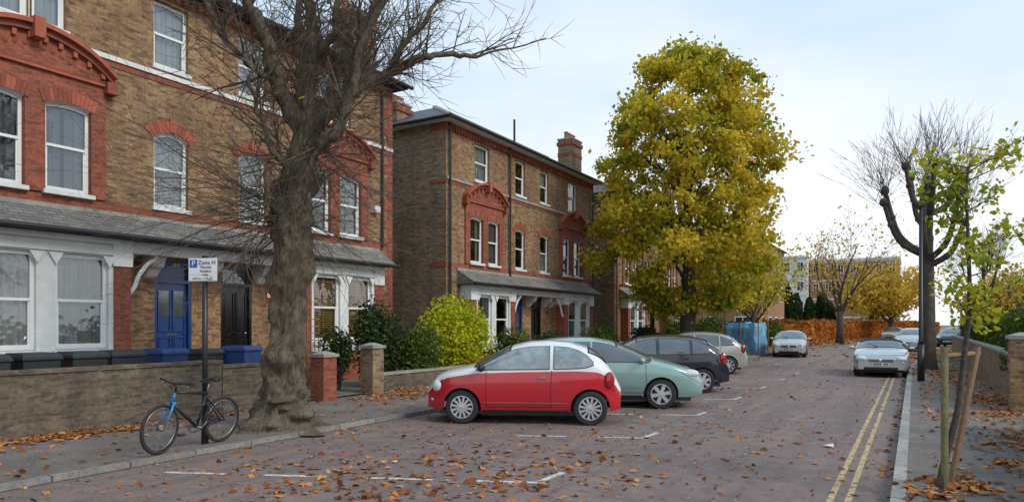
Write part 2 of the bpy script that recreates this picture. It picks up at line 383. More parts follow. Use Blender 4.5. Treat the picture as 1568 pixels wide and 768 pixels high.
def window(W,T,x,ya,yb,za,zb,rg,arch=False,style='net',revm=STOCK,rd=.1,sill=True,F=.065,cdep=.14,rise=.16):
    xr_=x-rd
    T.quad((x,ya,za),(xr_-.05,ya,za),(xr_-.05,ya,zb),(x,ya,zb),revm); T.quad((x,yb,za),(xr_-.05,yb,za),(xr_-.05,yb,zb),(x,yb,zb),revm)
    T.quad((x,ya,zb),(xr_-.05,ya,zb),(xr_-.05,yb,zb),(x,yb,zb),revm); T.quad((x,ya,za),(xr_-.05,ya,za),(xr_-.05,yb,za),(x,yb,za),WHITE)
    a,b=ya+.004,yb-.004; c,d=za+.004,zb-.004
    W.box(xr_-.06,xr_,a,a+F,c,d,WHITE); W.box(xr_-.06,xr_,b-F,b,c,d,WHITE)
    W.box(xr_-.06,xr_-.002,a+F,b-F,d-F,d,WHITE); W.box(xr_-.06,xr_-.002,a+F,b-F,c,c+F*1.4,WHITE)
    zm=(za+zb)/2+.02; W.box(xr_-.05,xr_+.008,a+F,b-F,zm-.028,zm+.028,WHITE)
    W.box(xr_-.055,xr_-.018,a+F,a+F+.03,c+F*1.4,zm-.028,WHITE); W.box(xr_-.055,xr_-.018,b-F-.03,b-F,c+F*1.4,zm-.028,WHITE)
    W.quad((xr_-.03,a+F,zm),(xr_-.03,b-F,zm),(xr_-.03,b-F,d-F),(xr_-.03,a+F,d-F),GLASS)
    W.quad((xr_-.045,a+F,c+F),(xr_-.045,b-F,c+F),(xr_-.045,b-F,zm),(xr_-.045,a+F,zm),GLASS)
    if arch:
        n=10; zs=zb-rise
        for i in range(n):
            y0=ya+(yb-ya)*i/n; y1=ya+(yb-ya)*(i+1)/n; q0=arcz(y0,ya,yb,zs,rise); q1=arcz(y1,ya,yb,zs,rise)
            T.quad((x-.001,y0,q0),(x-.001,y1,q1),(x-.001,y1,zb+.001),(x-.001,y0,zb+.001),revm)
            T.quad((x-.001,y0,q0),(x-.001,y1,q1),(xr_,y1,q1),(xr_,y0,q0),WHITE)
            W.quad((xr_+.004,y0,q0-.09),(xr_+.004,y1,q1-.09),(xr_+.004,y1,q1),(xr_+.004,y0,q0),WHITE)
    if sill: W.box(xr_-.02,x+.07,ya-.05,yb+.05,za-.085,za,WHITED)
    curtain(W,xr_-cdep,ya+.02,yb-.02,za,zb,style,rg)

def house(yc,dz,seed,first=False):
    rg=random.Random(seed); e=empty('brick_house',(X0,yc,dz))
    Wl,Wi,Tr,Ro,Do,Ch=MB(),MB(),MB(),MB(),MB(),MB()
    HE=9.7
    styles=['net','half','grey','net','roller','cream','none']
    up=[]; ow=3.5 if first else 3.75
    for s in (-1,1):
        def o(a,b): return (a,b) if s>0 else (-b,-a)
        up.append(o(.72,1.6)+(4.52,6.3,'a')); up.append(o(.72,1.6)+(7.8,9.33,'f'))
        up.append(o(ow,4.85)+(7.85,9.33,'d'))
        up.append(o(3.03,3.93)+(4.52,6.36,'r')); up.append(o(4.3,5.25)+(4.52,6.36,'r'))
    allop=[u[:4] for u in up]+[(-2.45,2.45,0,3.5)]+[(2.8,5.4,1.1,3.4),(-5.4,-2.8,1.1,3.4)]
    wall(Wl,0,-6.8,6.8,0,HE,allop,STOCK)
    for y in (-6.8,6.8): Wl.quad((0,y,0),(-10,y,0),(-10,y,HE),(0,y,HE),STOCK2)
    Wl.quad((-10,-6.8,0),(-10,6.8,0),(-10,6.8,HE),(-10,-6.8,HE),STOCK2)
    Wl.quad((-.85,-6.79,.1),(-.85,6.79,.1),(-.85,6.79,HE),(-.85,-6.79,HE),DARKIN)  # added near-black sheet, paints the darkness of unlit rooms behind the windows
    for i,(a,b,c,d,k) in enumerate(up):
        st=rg.choice(styles)
        if k=='r': window(Wi,Tr,.07,a,b,c,d,rg,arch=True,style='grey' if first and a<0 else st,revm=REDB,rd=.12,rise=.07)
        elif k=='d':
            m=(a+b)/2
            if first:
                window(Wi,Tr,0,a,m-.03,c,d,rg,style='net'); window(Wi,Tr,0,m+.03,b,c,d,rg,style='net'); Wi.box(-.12,-.08,m-.035,m+.035,c,d,WHITE)
            else: window(Wi,Tr,0,a,b,c,d,rg,style=st)
        else: window(Wi,Tr,0,a,b,c,d,rg,arch=(k=='a'),style=('net' if first else st))
        if k=='a':
            vouss(Tr,0,a,b,d-.16,.16,.27,13,.025); m=(a+b)/2; Tr.box(0,.05,m-.06,m+.06,d+.02,d+.34,RED_A)
        if k=='r': vouss(Tr,.07,a,b,d-.07,.07,.25,13,.022)
    for s in (-1,1):
        def o(a,b): return (a,b) if s>0 else (-b,-a)
        y0,y1=o(2.72,5.58); ro=[u[:4] for u in up if u[4]=='r' and u[0]*s>0]
        wall(Tr,.07,y0,y1,4.46,6.98,ro,REDB)
        for y in (y0,y1): Tr.quad((0,y,4.46),(.07,y,4.46),(.07,y,6.98),(0,y,6.98),REDB)
        a,b=y0-.12,y1+.12; n=22; zs=6.98; rise=.62
        for i in range(n):
            p=a+(b-a)*i/n; q=a+(b-a)*(i+1)/n; zp=arcz(p,a,b,zs,rise); zq=arcz(q,a,b,zs,rise)
            Tr.quad((.1,p,zs-.001),(.1,q,zs-.001),(.1,q,zq),(.1,p,zp),REDB)
            for (dx,h0,h1,mt) in ((.20,-.02,.10,RED_B),(.30,.10,.19,RED_A)):
                vs=[(0,p,zp+h0),(dx,p,zp+h0),(dx,q,zq+h0),(0,q,zq+h0),(0,p,zp+h1),(dx,p,zp+h1),(dx,q,zq+h1),(0,q,zq+h1)]
                Tr.add(vs,[(0,1,2,3),(4,5,6,7),(1,2,6,5),(0,1,5,4),(3,2,6,7)],mt)
            if i%2==0: Tr.box(.1,.17,p+.01,p+.09,zp-.16,zp-.04,RED_A)
        Tr.box(0,.24,a-.05,a+.18,zs-.22,zs+.02,RED_B); Tr.box(0,.24,b-.18,b+.05,zs-.22,zs+.02,RED_B)
        Tr.box(0,.14,a+.18,b-.18,zs-.08,zs-.02,RED_A)
        m=(a+b)/2; Tr.box(0,.36,m-.10,m+.10,zs+rise-.16,zs+rise+.24,RED_A)
        for k in range(-4,5): Tr.ell((.10,m+k*.17,zs+.16+.2*(1-(k/5)**2)),(.025,.05,.06),RED_B,8,5)
    Tr.box(-.01,.022,-6.79,6.79,4.24,4.43,REDB); Tr.box(-.01,.02,-6.79,6.79,7.42,7.545,REDB)
    Tr.box(-.01,.06,-6.79,6.79,7.555,7.66,WHITED if first else STONE)
    Tr.box(-.01,.03,-6.79,6.79,9.40,9.70,REDB)
    y=-6.7
    while y<6.7:
        Tr.box(.02,.1,y,y+.09,9.43,9.58,RED_A if rg.random()<.5 else RED_B); y+=.2
    for yy in (-1,1):
        y_=6.8*yy
        for z0,z1 in ((4.24,4.43),(7.42,7.545),(9.4,9.7)):
            Tr.box(-.75,-.0,min(y_,y_+.018*yy),max(y_,y_+.018*yy),z0,z1,REDB)
        if first:
            z=.3; k=0
            while z<9.3:
                w=.42 if k%2 else .24
                Tr.box(-w*.6,.013,y_-w*yy if yy>0 else y_-.013,y_+.013 if yy>0 else y_+w,z,z+.3,REDB); z+=.31; k+=1
    Ro.box(-10.4,.42,-7.15,7.15,9.705,9.78,WHITED if not first else BLKPL)
    Ro.frust((-10.45,.47,-7.2,7.2,9.79),(-8.2,-1.9,-5.0,5.0,11.0),SLATE)
    Ro.box(-1.95,-1.75,-5.05,5.05,10.98,11.06,STONE)
    for s in (-1,1): Ro.tube([(.45,s*7.18,9.81),(-1.9,s*5.0,11.02)],.06,6,STONE)
    Ro.tube([(.52,-7.25,9.76),(.52,7.25,9.76)],.065,8,BLKPL)
    Ro.tube([(-10,-7.25,9.76),(.5,-7.25,9.76)],.065,8,BLKPL)
    def chim(x,ya,yb,zt):
        Ch.box(x-.5,x+.35,ya,yb,9.8,zt,STOCK2); Ch.box(x-.56,x+.41,ya-.06,yb+.06,zt-.3,zt-.12,REDB); Ch.box(x-.52,x+.37,ya-.02,yb+.02,zt-.9,zt-.7,REDB)
        Ch.box(x-.54,x+.39,ya-.04,yb+.04,zt+.001,zt+.08,STONE)
        for i in range(4):
            yy=ya+(yb-ya)*(i+.5)/4; Ch.lathe([(.12,0),(.1,.28),(.12,.3),(.12,.36),(.08,.36)],(x-.08,yy,zt+.08),10,POT,axis='z')
    chim(-.95,5.5,6.7,12.0); chim(-2.9,-6.6,-5.7,10.9); chim(-7,-1,1,12.3)
    for s in (-1,1):
        def o(a,b): return (a,b) if s>0 else (-b,-a)
        bx=.45; wops=[o(2.88,3.93)+(1.28,3.22),o(4.27,5.3)+(1.28,3.22)]
        ya,yb=o(2.78,5.42); wall(Tr,bx,ya,yb,1.0,3.6,wops,WHITED)
        for w in wops:
            st='blind' if (first and s>0) else ('net' if first else rg.choice(styles))
            window(Wi,Tr,bx,*w,rg,revm=WHITED,rd=.08,style=st,cdep=.1,F=.075)
        Tr.box(0,bx,ya,yb,.0,.998,REDB); Tr.box(bx-.02,bx+.09,ya-.02,yb+.02,1.0,1.12,WHITED)
        for (c,d) in (o(2.42,2.78),o(5.42,5.82)):
            Tr.box(0,bx+.03,c,d,0,3.02,REDB); Tr.box(0,bx+.06,c-.03,d+.03,3.025,3.6,WHITED)
        for w in wops:
            for (q,sg) in ((w[0],1),(w[1],-1)):
                Tr.add([(bx+.01,q-sg*.14,3.22),(bx+.01,q,2.98),(bx+.01,q+sg*.14,3.22),(bx+.05,q-sg*.14,3.22),(bx+.05,q,2.98),(bx+.05,q+sg*.14,3.22)],[(3,4,5),(0,1,4,3),(1,2,5,4)],WHITED)
        Tr.box(bx,bx+.05,ya,yb,3.25,3.38,WHITED)
        Tr.box(bx-.3,bx+.12,ya-.1,yb+.1,3.48,3.6,WHITED)
    dops=[(-1.38,-.42,.75,3.3),(.42,1.38,.75,3.3)]
    wall(Tr,-.32,-2.45,2.45,0,3.5,dops,STOCK)
    for y in (-2.45,2.45): Tr.quad((0,y,0),(-.32,y,0),(-.32,y,3.5),(0,y,3.5),STOCK)
    Tr.box(-.32,0,-2.44,2.44,3.42,3.52,WHITED)
    Tr.box(.16,.44,-2.44,2.44,3.34,3.6,WHITED)
    for yb_ in (-2.3,-.0,2.3,-1.55,1.55):
        Tr.prism([(-.3,2.85),(-.18,2.9),(-.05,3.05),(.1,3.12),(.2,3.34),(.2,3.41),(-.3,3.41)],yb_-.14,yb_+.14,WHITED)
    for s in (-1,1):
        Tr.tube(sm([(.36,s*2.40,2.45),(.36,s*2.28,2.6),(.36,s*2.18,2.85),(.36,s*2.0,3.1),(.36,s*1.75,3.3)]),.05,6,WHITED)
    for i,(a,b,c,d) in enumerate(dops):
        dm=BLUED if i==0 else BLACKD
        x=-.42
        for (p,q,r_,t) in ((a,a+.07,c,d),(b-.07,b,c,d)): Do.box(x-.05,x+.09,p,q,r_,t,dm)
        Do.box(x-.05,x+.09,a+.07,b-.07,2.78,2.86,dm); Do.box(x-.05,x+.09,a+.07,b-.07,3.22,3.3,dm)
        Do.quad((x,a+.07,2.86),(x,b-.07,2.86),(x,b-.07,3.22),(x,a+.07,3.22),GLASS if i else BLUED)
        Do.box(x-.04,x+.0,a+.072,b-.072,.76,2.775,dm)
        for (p,q) in ((a+.15,(a+b)/2-.05),((a+b)/2+.05,b-.15)):
            for (u,v,g) in ((.92,1.45,0),(1.62,2.6,1)):
                Do.box(x,x+.03,p-.02,p,u,v,dm); Do.box(x,x+.03,q,q+.02,u,v,dm); Do.box(x,x+.03,p-.02,q+.02,u-.02,u,dm); Do.box(x,x+.03,p-.02,q+.02,v,v+.02,dm)
                if g and i==0: Do.box(x+.001,x+.012,p,q,u+.35,v,CARGL)
                else: Do.box(x,x+.015,p+.04,q-.04,u+.04,v-.04,dm)
        Do.box(x+.001,x+.02,(a+b)/2-.13,(a+b)/2+.13,1.5,1.56,CHROME); Do.ell((x+.03,b-.16,1.55),(.03,.025,.025),CHROME,8,6)
    Tr.box(-.32,.5,-2.42,2.42,0,.7,STOCK2); Tr.box(-.32,.55,-1.6,1.6,.7,.75,REDSTEP)
    for k in range(4): Tr.box(.55+.3*k,.85+.3*k,.2,1.6,-.02,.6-.16*k,REDSTEP)
    for k in range(4): Tr.box(.55+.3*k,.85+.3*k,-1.6,-.2,-.02,.6-.16*k,STONE)
    Ro.prism([(0.0,4.2),(.82,3.68),(.82,3.62),(0,3.62)],-6.1,6.1,LEANT)
    Ro.box(-.01,.06,-6.12,6.12,4.15,4.25,STONE)
    Ro.tube([(.87,-6.15,3.64),(.87,6.15,3.64)],.055,8,BLKPL)
    for yy in ((-6.6,) if first else (-6.65,-2.2,6.6)):
        Ro.tube([(.1,yy,9.7),(.1,yy,.2)],.045,8,BLKPL)
        if yy==-2.2: Ro.tube([(.1,yy,9.7),(.3,yy,9.9),(.3,yy,10.9)],.05,8,BLKPL)
    if first:
        Ro.tube([(.08,6.25,9.7),(.08,6.25,4.3)],.045,8,BLKPL); Ro.box(.0,.2,5.75,6.0,5.4,5.6,WHITED)
    mkobj(Wl,'walls',e); mkobj(Wi,'windows',e); mkobj(Tr,'brick_trim_bays_and_porch',e); mkobj(Ro,'roof',e); mkobj(Do,'front_doors',e); mkobj(Ch,'chimneys',e)
    return e
house(11.1,0,1,first=True); house(27.8,-.3,2); house(44.6,-.3,3); house(-5.7,0,4)
def text(body,loc,rot,size,mat,name,parent=None,ext=.002):
    c=bpy.data.curves.new(name,'FONT'); c.body=body; c.size=size; c.extrude=ext; c.align_x='CENTER'; c.align_y='CENTER'
    c.materials.append(mat); o=bpy.data.objects.new(name,c); o.location=loc; o.rotation_euler=rot; sc.collection.objects.link(o)
    if parent: o.parent=parent
    return o
def block(name,x0,x1,y0,y1,h,mat,fl,nx,band=None,flat=True,ny=0,winw=.5):
    e=empty(name,(x0,y0,0)); b=MB(); w=x1-x0; d=y1-y0; b.box(0,w,0,d,0,h,mat); win=MB()
    if flat: b.box(-.2,w+.2,-.2,d+.2,h,h+.35,WHITED)
    else: b.frust((-.4,w+.4,-.4,d+.4,h),(w*.3,w*.7,d*.3,d*.7,h+2.6),SLATE)
    fh=h/fl
    for i in range(fl):
        for j in range(nx):
            cx=w*(j+.5)/nx; ww=min(1.8,w/nx*winw)
            win.box(cx-ww/2,cx+ww/2,-.04,.02,i*fh+.9,i*fh+.9+fh*.5,WHITE)
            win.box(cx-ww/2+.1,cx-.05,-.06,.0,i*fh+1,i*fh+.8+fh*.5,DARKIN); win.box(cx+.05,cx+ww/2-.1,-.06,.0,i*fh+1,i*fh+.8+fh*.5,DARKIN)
        for j in range(ny):
            cy=d*(j+.5)/ny; ww=min(1.6,d/ny*winw)
            win.box(w-.02,w+.04,cy-ww/2,cy+ww/2,i*fh+.9,i*fh+.9+fh*.5,WHITE); win.box(w,w+.06,cy-ww/2+.1,cy+ww/2-.1,i*fh+1,i*fh+.8+fh*.5,DARKIN)
        if band: b.box(-.05,w+.05,-.05,d+.05,i*fh+fh-.25,i*fh+fh-.02,band)
    mkobj(b,'walls',e); mkobj(win,'windows',e)
block('brick_house',-30,-12.3,66,80,9.5,FLATB,3,6,flat=False,ny=4)
block('white_apartment_building',-20.6,-14.6,117,128,12.2,WHITED,4,3)
block('brick_apartment_block',-14.4,-2,119,132,11.6,FLATB,4,7,band=WHITED,ny=3)
block('brick_apartment_block',-40,-21,118,130,11,FLATB,4,8,band=WHITED)
block('white_house',16,28,120,132,6,WHITED,2,4,flat=False,ny=3)
block('brick_house',11,22,90,104,5.2,FLATB,2,4,flat=False,ny=3)

# ------------------------------------------------------------ garden walls
def bwall(x,y0,y1,h,name='garden_wall',cop=STONE,t=.11,mat=WALLB):
    b=MB(); b.box(x-t,x+t,y0,y1,.03,h,mat); b.box(x-t-.03,x+t+.03,y0-.01,y1+.01,h+.001,h+.06,cop); mkobj(b,name)
bwall(-11.6,-20,8.55,1.04,cop=WALLB); bwall(-11.6,8.57,9.5,.94,cop=WALLB)
def pillar(x,y,h,w=.2,mat=REDB):
    b=MB(); b.box(x-w,x+w,y-w,y+w,.03,h,mat); b.box(x-w-.04,x+w+.04,y-w-.04,y+w+.04,h,h+.07,STONE); b.frust((x-w,x+w,y-w,y+w,h+.07),(x-.05,x+.05,y-.05,y+.05,h+.13),STONE); mkobj(b,'gate_pillar')
pillar(-11.5,11.2,1.05); pillar(-11.5,12.8,1.2,mat=STOCK2)
bwall(-11.6,13.05,17.8,.5); bwall(-11.6,20,26.5,.9); bwall(-11.6,28.5,36,.9); bwall(-11.6,37.5,52,.9)
pillar(1.80,16.5,1.50,.20,STOCK); bwall(1.86,16.75,44,1.12,mat=STOCK2); bwall(1.95,-5,13.5,1.15,mat=STOCK2)

# ------------------------------------------------------------ leaf materials
LF_LIME=leafmat('lime_tree_leaves',[(.0,(.13,.17,.02)),(.28,(.30,.33,.035)),(.52,(.62,.50,.05)),(1,(.85,.58,.06))],.42,.45)
LF_YOUNG=leafmat('young_tree_leaves',[(0,(.16,.22,.02)),(.45,(.38,.42,.04)),(1,(.75,.58,.05))],1.5,.45)
LF_DARK=leafmat('dark_shrub_leaves',[(0,(.018,.035,.014)),(.6,(.05,.08,.025)),(1,(.12,.13,.05))],1.5,.15)
LF_YSHRUB=leafmat('yellow_green_shrub_leaves',[(0,(.14,.17,.01)),(.45,(.44,.47,.025)),(1,(.72,.66,.05))],1.8,.35)
LF_GREEN=leafmat('hedge_leaves',[(0,(.04,.065,.016)),(.6,(.10,.14,.03)),(1,(.19,.22,.06))],1.5,.2)
LF_ORANGE=leafmat('beech_hedge_leaves',[(0,(.20,.06,.018)),(.5,(.44,.15,.035)),(1,(.6,.28,.07))],.8,.2)
LF_GOLD=leafmat('gold_leaves',[(0,(.38,.24,.03)),(.5,(.66,.44,.06)),(1,(.78,.56,.10))],.5,.35)
LF_FALL=leafmat('fallen_leaves',[(0,(.12,.045,.022)),(.45,(.36,.13,.045)),(.75,(.54,.24,.09)),(1,(.62,.42,.15))],.8,.1,.3)

# ------------------------------------------------------------ trees
def rdir(d,ang,rg):
    d=Vector(d).normalized(); o=d.orthogonal().normalized(); o.rotate(Matrix.Rotation(rg.random()*2*math.pi,3,d)); return (d*math.cos(ang)+o*math.sin(ang)).normalized()
def branch(mb,rg,p,d,L,r,lvl,cfg,tips):
    n=max(3,int(L/cfg.get('seg',.35))); p=Vector(p); d=Vector(d).normalized(); pts=[p.copy()]; dirs=[d.copy()]
    for i in range(n):
        d=(d+Vector((rg.gauss(0,1),rg.gauss(0,1),rg.gauss(0,1)))*cfg['wob']+Vector((0,0,cfg['up'][lvl]))).normalized()
        p=p+d*(L/n); pts.append(p.copy()); dirs.append(d.copy())
    end=cfg.get('end',.4); rad=[r*(1-(1-end)*i/n) for i in range(n+1)]
    mb.tube(pts,rad,cfg['n'][lvl],cfg['mat'] if lvl<2 else cfg.get('mat2',cfg['mat']),cap=False)
    tips.append((pts[-1],dirs[-1],lvl,pts))
    if lvl<len(cfg['ch']) and cfg['ch'][lvl]>0:
        k=cfg['ch'][lvl]
        for j in range(k):
            t=cfg['t0']+(1-cfg['t0'])*(j+rg.random())/k; i=min(n,int(t*n))
            branch(mb,rg,pts[i],rdir(dirs[i],rg.uniform(*cfg['ang']),rg),L*rg.uniform(*cfg['len']),max(rad[i]*cfg['rr'],cfg.get('rmin',.006)),lvl+1,cfg,tips)
def trunk(mb,pts,rad,mat,n=28,seed=1,flare=.0,bump=.07,rows=8,nf=3.0,nknob=26):
    rg=np.random.RandomState(seed); pts=sm(pts,rows); m=len(pts); R_=np.interp(np.linspace(0,1,m),np.linspace(0,1,len(rad)),rad)
    ks=[(rg.uniform(0,6.28),rg.uniform(.03,1),rg.uniform(.18,.42),rg.uniform(.012,.035),rg.uniform(.4,1.4)) for _ in range(nknob)]
    vs=[];fs=[]
    for i,p in enumerate(pts):
        t=i/(m-1)
        for k in range(n):
            a=2*math.pi*k/n; r=R_[i]*(1+.04*math.sin(3*a+4*t)+.03*math.sin(7*a+9*t))
            if flare: r+=flare*math.exp(-t*16)*(.55+.45*math.cos(5*a+1)+.25*math.cos(8*a))
            for ka,kt,kw,kh,s in ks:
                da=(a-ka+math.pi)%(2*math.pi)-math.pi; r+=R_[i]*bump*2.6*s*math.exp(-(da/kw)**2-((t-kt)/kh)**2)
            q=Vector((math.cos(a)*R_[i]*nf*1.3,math.sin(a)*R_[i]*nf*1.3,p.z*nf*.8+seed))
            r+=R_[i]*bump*1.6*mn.fractal(q,.7,2.1,5)
            vs.append((p.x+r*math.cos(a),p.y+r*math.sin(a),p.z+bump*.3*mn.noise(q*1.7)*R_[i]))
    for i in range(m-1):
        for k in range(n): fs.append((i*n+k,i*n+(k+1)%n,(i+1)*n+(k+1)%n,(i+1)*n+k))
    fs.append(tuple((m-1)*n+k for k in range(n))); mb.add(vs,fs,mat)

Rv=Vector((.8625,.506,0)); Fv=Vector((-.506,.8625,0))
def L3(lat,h,dep=0): return Rv*lat+Fv*dep+Vector((0,0,h))
T1=Vector((-9.15,7.95,0)); e=empty('bare_lime_tree',T1)
mb=MB(); rg=random.Random(21)
trunk(mb,[L3(0,.03),L3(.02,.35),L3(.05,.75),L3(.14,1.7),L3(.19,2.8),L3(.16,3.55),L3(.3,4.3),L3(.42,5.1),L3(.45,5.5)],[.46,.38,.32,.265,.255,.27,.235,.20,.12],BARK,n=84,seed=3,flare=.56,bump=.15,rows=17,nf=3.4,nknob=80)
mkobj(mb,'trunk',e,smooth=True)
lb=MB()
limbs=[([(.4,4.9,0),(.03,5.7,-.2),(-.13,6.4,-.4),(-.39,7.1,-.6),(-.6,8.0,-.8)],.15,.06),
([(.42,5.0,0),(.40,5.8,.1),(.46,6.5,.2),(.42,7.2,.3),(.30,8.3,.5)],.15,.07),
([(.5,5.0,0),(.88,5.55,.2),(1.2,5.9,.35),(1.63,6.12,.5),(2.16,6.43,.6),(2.7,6.62,.8),(3.25,6.65,1.0)],.14,.03),
([(1.2,5.9,.35),(1.28,6.5,.1),(1.6,7.2,0),(1.75,8.0,-.2)],.08,.04),
([(.4,4.75,0),(.8,4.75,-.3),(1.12,5.05,-.4),(1.3,5.6,-.4),(1.5,6.4,-.5),(2.1,7.3,-.6)],.12,.04),
([(.35,5.1,0),(.15,5.6,.4),(.1,6.3,.8),(.0,7.2,1.0),(-.1,8.1,1.3)],.10,.045),
([(.45,5.0,.1),(.62,5.7,.6),(.75,6.5,.9),(.95,7.4,1.2)],.10,.045),
([(.44,6.2,.1),(.9,6.6,-.1),(1.0,7.2,-.2),(1.1,8.0,-.3)],.07,.035),
([(1.7,6.15,.5),(1.9,6.7,.7),(2.3,7.2,.8),(2.6,7.9,1.0)],.055,.03),
([(.0,5.75,-.2),(-.4,6.0,-.5),(-.8,6.5,-.7),(-1.1,7.3,-.9)],.06,.03),
([(.3,4.3,0),(.0,4.6,-.3),(-.2,5.2,-.5),(-.3,5.9,-.6)],.06,.022)]
cfg=dict(wob=.10,up=[.0,.04,.03,.03],n=[8,5,4,3],mat=BARK,mat2=BARKT,ch=[0,4,3,0],t0=.15,ang=(.5,1.1),len=(.45,.75),rr=.5,rmin=.006,end=.35,seg=.22)
tips=[]
for pts,r0,r1 in limbs:
    P=sm([L3(*p) for p in pts],6); n=len(P); P=[P[0]]+[p+Vector((rg.gauss(0,.022),rg.gauss(0,.022),rg.gauss(0,.015))) for p in P[1:]]
    lb.tube(P,[ (r0+(r1-r0)*i/(n-1))*(1+rg.uniform(-.08,.18)) for i in range(n)],12,BARK)
    for j in range(n//3):
        i=rg.randrange(1,n); rr_=(r0+(r1-r0)*i/(n-1)); q=P[i]+Vector((rg.gauss(0,1),rg.gauss(0,1),rg.gauss(0,1))).normalized()*rr_*.6; lb.ell(q,(rr_*.7,rr_*.7,rr_*.8),BARK,9,6)
    for j in range(int(n*.9)):
        i=rg.randrange(2,n); d=(P[i]-P[i-1]).normalized()
        branch(lb,rg,P[i],(rdir(d,rg.uniform(.5,1.2),rg)+Vector((0,0,.2))),rg.uniform(.6,1.5),rg.uniform(.012,.026),1,cfg,tips)
def twigs(mb,rg,c,n,Ls,r,bias,cf,spread=1.0,lv=2):
    for i in range(n):
        d=Vector((rg.gauss(0,1),rg.gauss(0,1),rg.gauss(0,1)))*spread+Vector(bias)
        branch(mb,rg,Vector(c)+Vector((rg.gauss(0,.1),rg.gauss(0,.1),rg.gauss(0,.2))),d,rg.uniform(*Ls),r*rg.uniform(.7,1.3),lv,cf,[])
cft=dict(wob=.10,up=[0,0,-.01,.01,0],n=[5,5,4,3,3],mat=BARKT,ch=[0,0,5,3,0],t0=.2,ang=(.3,.8),len=(.3,.6),rr=.6,rmin=.0035,end=.45,seg=.22)
twigs(lb,rg,L3(.05,3.7,-.2),38,(1.0,2.9),.011,-Rv*1.3+Vector((0,0,.45)),cft)
twigs(lb,rg,L3(-.02,3.4,-.2),26,(.6,1.7),.009,-Rv*.9+Vector((0,0,-.35)),cft)
twigs(lb,rg,L3(.3,3.7,-.1),30,(.6,1.8),.009,Rv*1.0+Vector((0,0,.1)),cft)
twigs(lb,rg,L3(.2,4.4,0),34,(.9,2.6),.010,Vector((0,0,.5))-Rv*.5,cft)
twigs(lb,rg,L3(.5,4.9,0),24,(.9,2.0),.010,Vector((0,0,.2))+Rv*.8,cft)
twigs(lb,rg,L3(.2,3.0,-.2),12,(.3,.9),.007,Vector((0,0,.1)),cft)
mkobj(lb,'limbs_and_twigs',e,smooth=True)
pts=[p for t in tips for p in t[3]]; q=np.array([tuple(rg.choice(pts)) for _ in range(45)]); leaf_obj('last_leaves',q,.09,LF_GOLD,e)
# --- big yellow lime
def crown_leaves(c,hw,hh,ncl,per,cr,shape,rg,jit=.12,inner=.45):
    out=[]
    for i in range(ncl):
        a=rg.rand()*2*np.pi; t=rg.uniform(-1,1); rr=(inner+(1-inner)*rg.rand()**.55)
        w=shape(t)*(1+.08*np.sin(3*a+t*4)+.06*np.sin(7*a-t*6)+rg.normal()*jit)
        q=(c[0]+hw*w*rr*np.cos(a),c[1]+hw*w*rr*np.sin(a),c[2]+hh*t)
        k=int(per*rg.uniform(.5,1.5)); s=cr*rg.uniform(.55,1.2)
        out.append(np.array(q)+rg.normal(size=(k,3))*s*np.array([1,1,.7]))
    return np.concatenate(out)
T2=Vector((-9.6,33.2,.1)); e=empty('lime_tree_in_autumn_leaf',T2); mb=MB()
trunk(mb,[(0,0,-.05),(0,.05,1),(.1,0,2.5),(.15,0,4),(.1,.1,6),(0,0,9)],[.40,.36,.34,.31,.24,.12],BARKD,n=24,seed=8,flare=.25); mkobj(mb,'trunk',e,smooth=True)
mb=MB(); rg=random.Random(5); cfg2=dict(wob=.09,up=[.05,.04,.03,.02],n=[7,5,4,3],mat=BARKD,ch=[4,4,2,0],t0=.25,ang=(.4,.9),len=(.45,.7),rr=.55,rmin=.01,end=.35,seg=.5)
for k in range(26):
    h=rg.uniform(2.6,9.5); a=rg.random()*6.28; sl=rg.uniform(.6,1.8); Lb=rg.uniform(2.4,4.2)*(1.1-.5*abs(h-6)/6)
    branch(mb,rg,(.1,0,h),(math.cos(a),math.sin(a),sl),Lb,.10,0,cfg2,[])
mkobj(mb,'limbs',e,smooth=True)
def shp(t):
    if t>-.1: return max(.10,(1-((t+.1)/1.12)**2.3))**.60
    return max(.15,(1-abs((t+.1)/.98)**2.6))**.6
L=crown_leaves((.0,0,8.6),4.3,6.25,430,125,.34,shp,np.random.RandomState(3),jit=.075)
leaf_obj('crown_leaves',L,.21,LF_LIME,e)
